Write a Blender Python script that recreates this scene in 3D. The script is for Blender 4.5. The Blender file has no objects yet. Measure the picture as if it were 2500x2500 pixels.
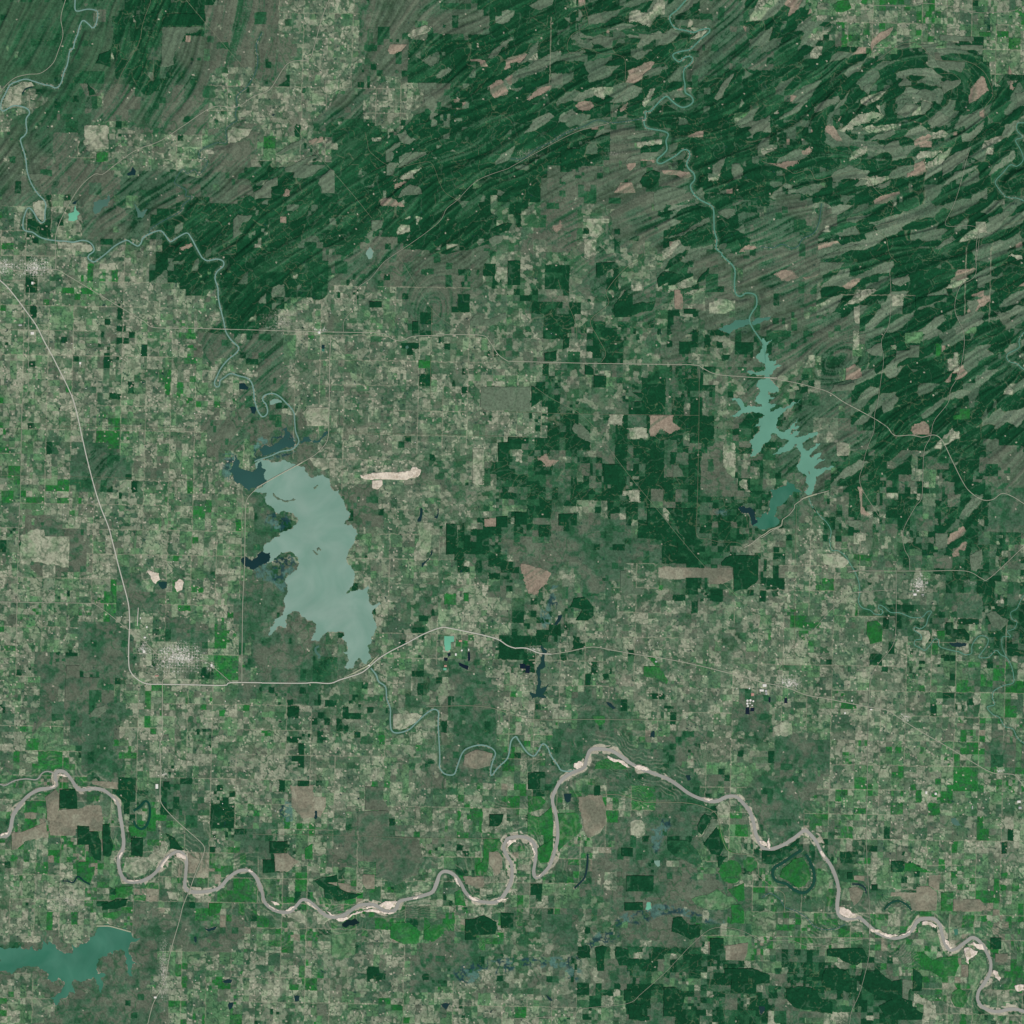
import bpy, bmesh, math, random, time
import numpy as np
from mathutils import Vector
from mathutils.geometry import delaunay_2d_cdt
# Satellite view of a river valley, lakes and folded pine hills.  1 unit = 100 m on the ground.
U1 = .265                                  # one survey pixel (26.5 m) in units
def W(x, y, z=0.): return ((x-1250)*U1, (1250-y)*U1, z)
C = bpy.context.scene.collection
sc = bpy.context.scene
# ---------------------------------------------------------------- camera, sky, sun, exposure
cam = bpy.data.objects.new("camera", bpy.data.cameras.new("camera")); C.objects.link(cam)
cam.location = (0, 0, 2000); cam.data.sensor_width = 36; cam.data.clip_end = 60000; cam.data.clip_start = 1
cam.data.lens = 18/((1250*U1)/2000); sc.camera = cam
wd = bpy.data.worlds.new("World"); sc.world = wd; wd.use_nodes = True
nt = wd.node_tree; bg = nt.nodes["Background"]; sky = nt.nodes.new("ShaderNodeTexSky")
sky.sky_type = 'NISHITA'; sky.sun_disc = False; SUN_EL, SUN_AZ = 48, 140     # azimuth clockwise from north
sky.sun_elevation = math.radians(SUN_EL); sky.sun_rotation = math.radians(SUN_AZ)
nt.links.new(sky.outputs[0], bg.inputs[0]); bg.inputs[1].default_value = .07
sun = bpy.data.objects.new("sun", bpy.data.lights.new("sun", 'SUN')); C.objects.link(sun)
sun.data.energy = 3.6; sun.data.angle = math.radians(.53); sun.data.color = (1, .975, .93)
sun.rotation_euler = (math.radians(90-SUN_EL), 0, math.radians(180-SUN_AZ))
sc.view_settings.view_transform = 'Standard'; sc.view_settings.look = 'None'; sc.view_settings.exposure = EXPO = 0.0; sc.view_settings.gamma = 1
# ---------------------------------------------------------------- survey data
# each outline is given on one of 4x4 overlapping survey sheets: "column row u v u v ..."
# a token such as @12 inside a list switches to sheet column 1, row 2
CTRL = ["GGGPPHHTTGGGPPQQQGQQEEEEE","GGGPGHHTTGPPQQQQQGGQQQQQE","TGHGHTTTGTGPPQQQQPQQQQQQQ","GGATAHAAPPPPPQQGQPPQQQQQQ",
"GHHGGGPPPPPPPGGGGQPQQQQQQ","AAGGPPPPPPPPWHWGQQGGQQQQQ","TTAAPPPPGHGGWWGWQGGGQQQQQ","AAATTPPATAGWWDWGWGGGQQQQQ",
"AAAAAGGTTTTTWTDWGWGGGQQQQ","AAAAAAGTTTTAADWDDWGWGQQQQ","EAAAAGHHTTTTTDWDDWDGGQQQQ","EAGAAAGHTTWWDDDDDHWGQDDDG",
"EEAAAAGGHTWWDDWDDDDGWDDQG","AHAAAAGWWTTDDGGGDDWTAWDDD","AEEGAAGHWTWAWWGTWWTTAWWDD","AAGAGEGHWAAAWWTTTWTATTWED",
"AGGAAAGGWAWGATATTTTATTERR","AHGEAEAAWWWGAAGAATGAATTRR","AAGAEAATTAWGRGGGGAWGAAAEG","RRREGAAAAATARRRRGWGGAAAEE",
"RRRRREGAHHAARRRGGRRGEAAAA","AARRRAEERHARRRHGHGRRREAAA","AEAHGHRRRRRRWGWHHRRRRRRRR","HHHHAAAAWAGGWWWDDDWDDDRRR",
"AHHHAAAAAAAAAAWDDDDDDDRRR"]
# ridge grain: x y angle(deg, up to the right)
GRAIN = [(60,60,60),(150,250,52),(330,60,72),(300,330,48),(120,450,40),(480,520,38),(640,100,80),(760,80,84),(850,110,75),(880,230,50),
(700,330,38),(900,420,33),(760,600,33),(1000,200,36),(1100,420,30),(1200,300,30),(1300,90,25),(1500,160,22),(1450,400,20),(1400,560,28),
(1700,120,44),(1800,60,50),(1650,300,15),(1700,480,24),(1900,200,38),(1950,420,18),(2100,560,14),(2300,480,25),(2440,420,35),(2300,620,18),
(2450,800,30),(2100,800,25),(1900,950,38),(2100,1050,40),(2420,950,38),(1700,800,22),(1500,700,30),(1300,760,30),(1100,640,35),(950,720,45),
(920,790,65),(1050,780,75),(1000,820,80),(1350,640,35),(2350,1150,32),(2000,1180,30),(500,700,40),(560,780,50),(1250,1200,30),(2450,1250,45),(700,800,40)]
RIVERS = [
("river","narrow winding grey-green river flowing down from the top left corner",3.1,
"@00 555 -20 553 65 575 82 640 68 690 72 720 88 715 150 700 195 680 205 655 180 620 152 605 155 585 200 575 245 552 300 540 355 515 375 505 430 495 480 468 540 455 600 430 640 405 648 370 632 320 622 250 600 190 583 130 600 75 625 40 690 10 750 8 805 25 818 60 800 100 780 160 785 205 805 218 835 195 870 192 915 198 965 180 1000 152 1025 160 1070 180 1130 192 1190 200 1260 230 1350 280 1430 320 1470 338 1510 332 1560 330 1620 310 1642 280 1620 245 1560 215 1532 195 1550 172 1620 172 1685 200 1705 240 1712 290 1745 350 1765 420 1775 480 1778 540 1785 600 1772 650 1780 685 1810 692 1850 655 1880 650 1905 690 1930 720 1915 780 1870 850 1810 930 1772 970 1790 1015 1813 1040 1790 1055 1755 1110 1720 1180 1700 1215 1730 1255 1780 1300 1755 1375 1717 1410 1755 1450 1830 1490 1900 @01 1500 35 1530 50 1600 38 1645 55 1645 90 1600 130 1585 180 1605 250 1610 330 1630 420 1650 500 1668 580 1710 640 1760 690 1740 730 1680 780 1630 840 1600 900 1580 950 1595 980 1618 970 1622 935 1660 905 1700 882 1760 898 1820 915 1855 950 1870 1010 @11 2 1060 10 1100 30 1160 65 1200 100 1170 90 1110 65 1080 75 1045 130 1028 180 1045 230 1090 290 1160 300 1230 308 1310 330 1385 280 1440 200 1455 120 1490 40 1515 5 1530"),
("river","turquoise green river looping down to the long branching reservoir",3.4,
"@20 1330 -20 1250 70 1195 120 1205 175 1240 210 1310 225 1370 238 1420 220 1480 210 1485 235 1430 280 1380 330 1340 365 1270 380 1218 400 1225 430 1265 455 1300 425 1345 415 1362 440 1340 475 1300 510 1295 570 1305 620 1308 680 1350 710 1365 745 1340 775 1290 792 1240 770 1200 735 1170 710 1130 735 1080 790 1050 820 1010 825 1015 860 1003 900 1020 940 1080 955 1150 968 1182 990 1165 1040 1172 1100 1140 1140 1105 1170 1100 1195 1130 1205 1180 1180 1240 1145 1290 1105 1330 1110 1340 1150 1318 1200 1330 1240 1370 1280 1375 1325 1345 1370 1370 1430 1420 1475 1490 1510 1515 1545 1518 1620 1522 1700 1540 1770 1535 1830 1580 1870 @21 1575 5 1610 40 1660 90 1675 140 1670 200 1672 270 1690 305 1720 310 1755 288 1810 295 1832 320 1832 380 1800 430 1780 480 1800 540 1840 600 1880 660 1892 720 1900 800"),
("river","narrow green river meandering below the branching reservoir dam",2.0,
"@31 345 1795 365 1850 400 1900 @32 380 0 430 60 480 110 510 170 500 240 515 310 560 315 610 350 650 410 690 480 715 550 722 620 712 690 740 735 800 755 830 782 880 785 890 755 860 740 865 715 900 730 950 770 1010 772 1060 790 1110 808 1180 805 1220 765 1250 765 1225 810 1210 860 1170 890 1130 878 1120 900 1165 930 1175 965 1130 975 1125 1010 1165 1030 1200 1050 1240 1010 1275 965 1300 975 1310 1020 1380 1045 1450 1060 1500 1082 1545 1070 1550 1010 1600 945 1660 955 1665 1000 1625 1060 1600 1100 1670 1100 1725 1050 1760 1080 1810 1110 1840 1170 1855 1240 1850 1290 1780 1310 1710 1350 1700 1400 1715 1450 1660 1468 1700 1520 1750 1545 1790 1610 1850 1630 1880 1690 1925 1730 1990 1760"),
("river","thin green tributary entering from the right edge",1.6,
"@32 1990 620 1925 650 1880 740 1835 770 1845 820 1880 840 1860 890 1810 910 1835 950 1775 950 1770 1020 1790 1075 1810 1110"),
("river","green river looping in and out of the upper right edge",2.1,
"@30 1990 900 1925 905 1885 910 1880 960 1920 1010 1870 1035 1910 1110 1925 1180 1880 1225 1830 1215 1780 1270 1725 1330 1730 1370 1800 1450 1880 1460 1930 1480 1990 1500"),
("river","short green river bend at the right edge",2.1,
"@31 1990 560 1930 580 1895 640 1895 690 1810 740 1820 790 1880 810 1930 850 1990 880"),
("river","grey-green river running south from the big pale lake",3.2,
"@12 862 1180 900 1230 920 1280 970 1320 980 1410 1005 1480 1005 1570 1015 1640 1060 1658 1140 1635 1200 1580 1270 1515 1325 1485 1360 1505 1358 1580 1362 1680 1368 1780 1370 1870 @13 1368 40 1400 85 1450 98 1480 85 @12 1500 1900 1540 1800 1600 1762 1680 1748 1750 1770 1780 1810 1760 1870 @13 1745 60 1752 100 1800 40 @12 1870 1840 1895 1720 1930 1685 @22 70 1700 90 1730 140 1800 190 1828 225 1790 255 1740 290 1760 320 1830 370 1900 @23 390 60 440 70 500 62"),
("river","broad muddy brown river winding across the bottom",8.4,
"@03 -60 555 0 550 50 545 75 500 90 420 110 370 160 300 220 240 290 205 360 195 410 170 408 100 430 70 475 75 520 120 560 180 600 205 690 195 760 210 820 250 870 310 885 400 900 480 912 580 905 650 875 710 875 770 900 840 940 882 1010 885 1080 865 1150 810 1230 710 1300 665 1350 680 1375 740 1370 820 1362 900 1380 945 1440 960 1530 955 1620 925 1690 850 1760 805 1830 800 1880 840 @13 35 890 60 960 80 1035 130 1080 190 1105 260 1105 310 1065 350 1020 390 1020 440 1055 500 1110 550 1138 620 1145 690 1115 760 1065 840 1048 900 1060 960 1095 1010 1103 1050 1080 1070 1030 1140 1010 1230 990 1310 960 1345 900 1370 830 1410 808 1470 830 1520 890 1560 960 1610 1010 1680 1030 1770 1035 1820 1010 1870 940 1900 860 1900 760 1870 700 1840 630 1860 580 @23 0 565 80 550 140 560 190 600 205 660 200 740 190 810 205 850 250 830 310 760 345 660 365 560 362 460 350 370 330 300 335 240 375 160 430 105 500 70 560 40 @22 575 1870 585 1840 610 1785 680 1775 760 1790 830 1830 900 1880 @23 980 50 1090 90 1180 125 1270 185 1340 235 1430 275 1530 290 1610 260 1680 255 1740 310 1785 370 1810 450 1830 540 1870 620 @33 20 640 80 640 160 610 240 560 310 510 350 530 400 590 440 670 510 770 550 870 565 950 555 1050 565 1120 600 1155 660 1155 720 1150 780 1200 830 1245 910 1285 980 1300 1060 1280 1110 1230 1150 1170 1210 1155 1270 1160 1310 1200 1330 1270 1350 1340 1380 1385 1430 1380 1500 1330 1550 1295 1600 1320 1650 1390 1685 1470 1680 1560 1640 1630 1600 1690 1590 1750 1620 1800 1680 1830 1750 1840 1830 1820 1930 1840 1990 1900"),
("river","slim brown tributary joining the muddy river at its first bend",3.0,
"@03 -60 160 0 165 40 172 110 138 190 125 270 130 310 85 350 70 405 85"),
("creek","dark creek winding north of the muddy river on the right",2.0,
"@33 0 1000 60 970 130 1010 170 1070 240 1095 320 1140 380 1205 450 1235 540 1230 620 1195"),
("creek","slender grey-green creek from the hills joining the left river",1.8,
"@00 1750 890 1700 920 1665 960 1670 1050 1590 1055 1480 1110 1470 1160 1530 1195 1470 1285 1435 1250 1380 1280 1345 1250 1290 1330 1300 1360 1370 1400 1370 1445 1420 1450 1350 1510 1330 1560 1200 1630 1110 1690 1105 1720"),
("creek","dark green creek along the ridge foot near the top",2.2,
"@00 1932 240 1890 330 1900 450 1880 540 1820 640 1745 710 1750 780 1735 840 1750 890"),
("creek","green creek running through the valley left of the looping river",1.8,
"@20 20 1170 110 1170 210 1100 330 1040 450 970 560 930 660 885 760 905 900 890 1003 870"),
("creek","small green creek west of the branching reservoir",2.0,
"@30 -10 1820 80 1825 150 1800 220 1830 270 1810 300 1760 380 1720 420 1640 440 1500"),
]
# name | colour | label | depth | outline (rough = how ragged the shore is)
WATER = [
("lake","pale",2.2,"large pale grey-green lake left of the centre with ragged shores",
"@11 0 1755 60 1720 50 1660 22 1600 12 1540 60 1512 110 1518 170 1535 240 1530 280 1545 330 1562 370 1568 400 1620 430 1650 470 1630 500 1625 540 1650 565 1690 585 1745 625 1740 640 1790 670 1850 705 1910 @12 712 40 700 85 665 115 720 125 755 160 765 195 748 240 720 290 695 330 692 410 720 445 745 490 735 540 705 605 680 635 750 610 800 605 840 570 855 590 835 620 850 660 865 715 920 695 935 710 900 740 870 780 885 820 903 870 890 910 865 950 862 1000 835 1020 845 1070 865 1110 830 1150 775 1105 745 1130 740 1160 690 1190 670 1175 700 1120 690 1080 650 1065 690 1060 685 1000 650 960 665 920 620 910 545 908 505 940 480 985 450 975 420 975 455 915 460 860 430 830 380 810 350 800 330 765 280 765 245 790 230 830 240 880 190 870 165 900 110 945 110 920 155 850 165 815 215 790 220 750 225 700 240 640 245 590 225 540 250 500 280 480 320 450 335 410 325 370 300 350 270 320 200 325 150 370 100 405 60 410 20 400 30 350 70 300 120 250 190 210 190 185 240 170 290 150 285 130 330 90 300 60 290 40 220 20 @11 185 1915 150 1890 110 1850 80 1790 95 1762 60 1765"),
("lake","teal",2.8,"dark drowned backwater above the causeway",
"@01 1735 1480 1725 1530 1685 1600 1720 1650 1760 1690 1800 1720 1840 1745 1890 1725 1925 1705 1970 1675 1960 1590 1925 1530 1880 1590 1840 1600 1800 1590 1760 1560 1745 1500"),
("lake","teal",2.8,"teal drowned timber shallows at the head of the pale lake",
"@11 5 1525 60 1485 40 1440 90 1410 150 1400 210 1360 215 1300 240 1270 255 1310 250 1370 290 1350 312 1400 270 1432 200 1442 120 1475"),
("lake","teal",2.8,"narrow dark inlet reaching right from the river mouth",
"@11 335 1385 370 1345 410 1350 440 1375 500 1350 548 1310 540 1330 500 1365 450 1395 400 1385 350 1400"),
("lake","pale",1.2,"small pale oxbow pool inside the river loop",
"@11 115 1090 150 1068 200 1080 205 1095 160 1100 120 1110"),
("lake","navy",2.8,"dark blue arm at the left side of the pale lake",
"@02 1775 380 1800 360 1830 368 1855 395 1890 370 1925 325 1990 330 1960 410 1900 440 1850 452 1815 435 1790 410"),
("lake","green",2.4,"long turquoise branching reservoir with spiky arms",
"@21 1880 660 1870 700 1830 750 1850 790 1895 810 1900 850 1850 870 1760 865 1790 890 1890 890 1900 920 1860 925 1830 975 1860 1010 1830 1060 1815 1085 1870 1105 1875 1125 1800 1125 1745 1130 1730 1090 1690 1065 1640 1070 1700 1110 1720 1145 1690 1165 1635 1195 1700 1200 1780 1170 1860 1175 1895 1190 1850 1215 1850 1240 1810 1280 1865 1265 1850 1310 1810 1360 1780 1385 1800 1410 1810 1450 1785 1490 1840 1470 1870 1430 1900 1390 1930 1360 @31 60 1365 65 1330 90 1320 150 1365 200 1380 170 1410 120 1440 80 1480 150 1460 230 1420 265 1430 285 1500 275 1540 255 1560 290 1610 330 1640 320 1680 340 1700 310 1750 340 1785 370 1775 385 1745 395 1680 400 1640 470 1590 535 1565 470 1570 430 1586 385 1580 420 1540 470 1505 440 1515 400 1520 440 1465 385 1480 360 1500 350 1490 390 1440 430 1395 400 1396 360 1430 345 1450 320 1440 300 1390 330 1370 380 1350 440 1318 400 1310 340 1330 270 1350 240 1345 280 1308 205 1335 220 1290 280 1270 240 1272 270 1210 230 1250 170 1310 150 1310 105 1280 110 1250 150 1180 200 1140 290 1075 220 1095 130 1130 60 1165 75 1135 105 1108 45 1100 55 1070 95 1058 45 1035 50 1010 125 1015 95 960 60 925 50 890 80 880 100 850 145 825 85 820 110 785 60 790 45 760 50 730 25 745 35 680 75 630 30 650 5 620"),
("lake","dkgreen",1.8,"dark green flooded arm left of the reservoir head",
"@21 1775 480 1720 488 1660 505 1610 522 1575 545 1545 560 1600 575 1640 585 1660 560 1720 540 1790 525"),
("lake","dkgreen",1.8,"dark green flooded arm right of the reservoir head",
"@21 1795 500 1850 470 1900 468 1940 460 1930 480 1880 495 1830 518 1802 522"),
("lake","deep",1.8,"deep green lower reservoir arm beside the long embankment",
"@31 305 1762 250 1730 240 1700 190 1670 180 1710 120 1725 60 1740 80 1790 55 1850 40 1925 @32 30 20 0 45 @22 1860 75 1830 70 1835 100 1790 90 1800 125 1860 160 1900 158 @32 60 145 120 120 130 90 92 60 112 20 @31 112 1920 112 1860 170 1830 200 1790 230 1752"),
("lake","navy",2.8,"dark navy creek arm left of the deep green reservoir",
"@22 1795 122 1788 70 1760 40 1718 35 1700 8 1735 -15 1770 0 1810 12 1820 60 1840 95"),
("lake","emerald",2.4,"emerald green reservoir at the lower left edge",
"@03 -40 1375 60 1375 130 1375 150 1350 170 1380 210 1385 240 1350 245 1385 310 1380 320 1340 295 1300 335 1335 355 1350 350 1310 385 1340 420 1385 460 1400 500 1410 530 1415 540 1380 530 1345 580 1365 600 1340 650 1325 665 1290 700 1280 740 1215 820 1212 890 1230 955 1250 975 1290 1010 1305 1040 1300 1010 1320 965 1330 950 1370 955 1420 980 1470 1040 1485 975 1490 965 1530 980 1580 950 1570 940 1500 935 1450 920 1410 890 1380 840 1390 830 1420 815 1400 790 1430 725 1450 710 1500 720 1560 780 1565 740 1590 760 1640 745 1710 730 1650 705 1600 690 1585 640 1600 590 1625 545 1605 535 1660 550 1710 510 1695 490 1740 440 1750 415 1795 395 1750 360 1745 410 1730 470 1660 475 1620 430 1590 415 1615 345 1600 355 1560 310 1530 250 1510 200 1505 150 1520 110 1540 95 1570 50 1545 30 1540 -40 1560"),
("pond","mint",1.0,"bright mint green tailing pond","@00 555 1515 562 1545 588 1575 570 1590 572 1615 545 1632 505 1628 505 1575 545 1562"),
("lake","steel",1.2,"grey-green lake right of the mint pond","@00 690 1490 730 1470 790 1470 798 1430 812 1470 795 1520 760 1525 740 1560 700 1578 685 1545"),
("lake","steel",1.2,"forked grey-green lake in the woods","@00 985 1465 1010 1530 1040 1565 1088 1542 1050 1605 1015 1603 1010 1560 990 1510"),
("pond","navy",1.0,"star shaped navy pond","@00 935 1282 965 1262 975 1230 1002 1262 998 1292 945 1296"),
("pond","navy",1.0,"dark pond above the mint pond","@00 530 1500 545 1485 582 1468 555 1508"),
("pond","pale",1.0,"pale turquoise pond among the ridges","@10 823 1872 855 1820 882 1862 870 1900 845 1912"),
("pond","steel",.8,"small grey-blue pond south of the highway","@11 1118 680 1135 675 1142 690 1130 702 1118 695"),
("pond","navy",.2,"square navy lagoon","@11 500 670 522 670 521 697 499 696"),
("pond","deep",.2,"square green lagoon","@11 499 698 521 699 519 720 499 718"),
("lake","dark",1.3,"long dark town lake with forks",
"@22 245 1010 262 1035 288 1050 285 1075 272 1080 270 1130 278 1170 240 1190 240 1260 242 1330 300 1295 285 1330 255 1375 290 1405 250 1402 215 1392 178 1408 158 1360 205 1372 222 1290 212 1180 245 1130 252 1078 240 1035"),
("pond","mint",.3,"rectangular mint reservoir at the plant","@12 1402 945 1475 945 1475 985 1450 990 1450 1040 1425 1058 1410 1050 1402 990"),
("pond","ink",.3,"black ash basin at the plant","@12 1508 1138 1582 1165 1576 1196 1515 1165"),
("pond","ink",.3,"small black basin left of the plant","@12 1425 1072 1450 1070 1450 1090 1432 1098"),
("pond","ink",.3,"black basin beside the plant road","@12 1400 1102 1430 1106 1424 1130 1402 1124"),
("pond","ink",.3,"tall narrow black basin right of the plant","@12 1576 1065 1592 1062 1594 1125 1578 1130"),
("pond","mint",.3,"green pool in the pink yard","@12 1396 1180 1420 1182 1418 1198 1396 1196"),
("pond","ink",.3,"left mill basin","@22 1752 1470 1782 1470 1782 1522 1750 1520"),
("pond","ink",.3,"right mill basin","@22 1786 1474 1818 1470 1816 1500 1786 1500"),
("pond","ink",.3,"square black lagoons east of the mill","@32 165 1400 188 1400 188 1440 165 1440"),
("pond","ink",.3,"tall black lagoon beside the mill","@32 50 1395 65 1395 63 1435 50 1432"),
("pond","ink",.3,"left pair of treatment lagoons","@22 88 1148 128 1150 126 1186 88 1184"),
("pond","ink",.3,"right pair of treatment lagoons","@22 130 1160 165 1162 160 1220 128 1216"),
("pond","navy",.8,"slanted navy pond by the village","@22 340 860 372 792 402 788 390 825 360 862"),
("pond","navy",.8,"navy pond in the quarry woods","@22 722 1430 760 1438 800 1475 770 1482"),
("pond","navy",.8,"teardrop navy pond in the river woods","@22 1046 1690 1060 1650 1080 1640 1080 1692"),
("pond","navy",1.2,"long dark pond among tan fields","@12 1205 100 1222 60 1228 0 1240 0 1238 70 1228 102"),
("pond","navy",1.2,"dark Y shaped pond right of the tan ridge","@12 1325 72 1345 60 1350 10 1362 5 1352 80"),
("pond","navy",1.2,"diagonal dark pond below the tan ridge","@12 1235 430 1240 405 1275 385 1310 305 1318 315 1290 380 1245 440"),
("pond","dark",.8,"gray-green quarry pit pond","@02 1168 545 1232 545 1228 590 1195 600 1170 570"),
("pond","black",1.2,"black lobed lake beside the muddy river","@13 648 1195 690 1160 715 1168 745 1150 782 1185 735 1208 700 1205 680 1225 652 1215"),
("pond","mint",.8,"pale green pond in the southern swamp","@23 1012 1085 1025 1035 1052 1035 1060 1080 1035 1092"),
("pond","pale",.4,"pale grey four-sided pond","@23 1078 728 1120 726 1122 765 1105 775 1080 745"),
("pond","steel",1.2,"grey pond in the eastern pastures","@33 1392 420 1425 412 1450 440 1468 470 1440 472 1400 450"),
("pond","navy",1.1,"spiky dark pond east of the emerald reservoir","@03 1505 1222 1550 1230 1600 1212 1580 1240 1540 1252"),
("pond","navy",1.1,"forked dark pond in the lower pastures","@03 1430 1290 1445 1285 1450 1310 1445 1345 1432 1320"),
("pond","navy",1.1,"dark pond west of the lower pastures","@03 1640 1618 1680 1600 1712 1605 1700 1632 1660 1630"),
("pond","navy",1.1,"dark crooked pond in the south","@03 1690 1772 1722 1775 1712 1810 1690 1830 1680 1800"),
("pond","navy",1.1,"spiky pond in the bottom pastures","@13 1378 1790 1448 1778 1430 1805 1415 1828 1390 1808"),
("pond","navy",1.1,"dark round pond in the bottom left pastures","@13 295 1722 340 1725 332 1762 300 1765"),
("pond","navy",1.1,"dark pond beside the river field","@23 412 238 470 235 462 290 435 302 418 280"),
("pond","navy",1.0,"dark pond north of the river flats","@23 1310 100 1345 98 1350 130 1325 140"),
("pond","navy",1.0,"dark twin pond near the bottom","@23 275 1712 325 1750 330 1762 300 1755"),
("pond","navy",1.0,"dark crooked pond near the bottom right","@23 1848 1800 1895 1808 1890 1835 1862 1868 1855 1830"),
("pond","navy",1.0,"tall dark pond in the brown woods","@13 442 415 450 360 465 362 470 405 458 425"),
("pond","navy",1.2,"dark marsh pond in the bend","@01 1762 955 1800 950 1832 985 1825 1002 1765 1000"),
("pond","navy",1.2,"dark marsh pond west of the drowned backwater","@01 1840 1130 1885 1125 1878 1180 1855 1175"),
("pond","deep",.8,"small green pond beside a sand bar","@33 1412 1235 1445 1230 1448 1270 1420 1280"),
("pond","navy",1.2,"dark pond in the river swamp","@32 1380 995 1440 990 1510 1000 1500 1020 1400 1018"),
]
OXBOWS = [
("oxbow_lake","dark horseshoe oxbow lake ringing a green meadow",7.2,"dkteal","@33 290 650 230 690 160 740 95 780 80 830 110 880 180 900 240 942 300 965 350 940 385 880 380 800 350 720 325 680"),
("oxbow_lake","small dark oxbow lake near the upper muddy river",5.5,"dkteal","@03 985 360 1030 330 1070 290 1098 310 1105 380 1085 460 1045 495 1005 475 985 435"),
("oxbow_lake","thin dark crescent lake in the eastern fields",4.5,"dkteal","@33 900 1090 950 1040 1010 1025 1070 1055 1102 1092"),
("oxbow_lake","narrow dark slough beside the southern fields",4.0,"navy","@23 590 680 585 760 570 840 545 880 490 930"),
("oxbow_lake","dark curved slough in the left bottomland",3.2,"navy","@03 665 905 620 880 575 845 540 890 500 880 460 880"),
("oxbow_lake","dark slough along the tan meadow",2.6,"navy","@00 165 690 190 655 240 640"),
("oxbow_lake","grey slough south of the pale lake's left shore",5.0,"steel","@12 480 1020 455 1035 460 1065 485 1090 475 1110"),
("oxbow_lake","thin dark crescent in the right swamp",3.4,"navy","@33 665 900 720 905 760 930 770 970"),
]
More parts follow.
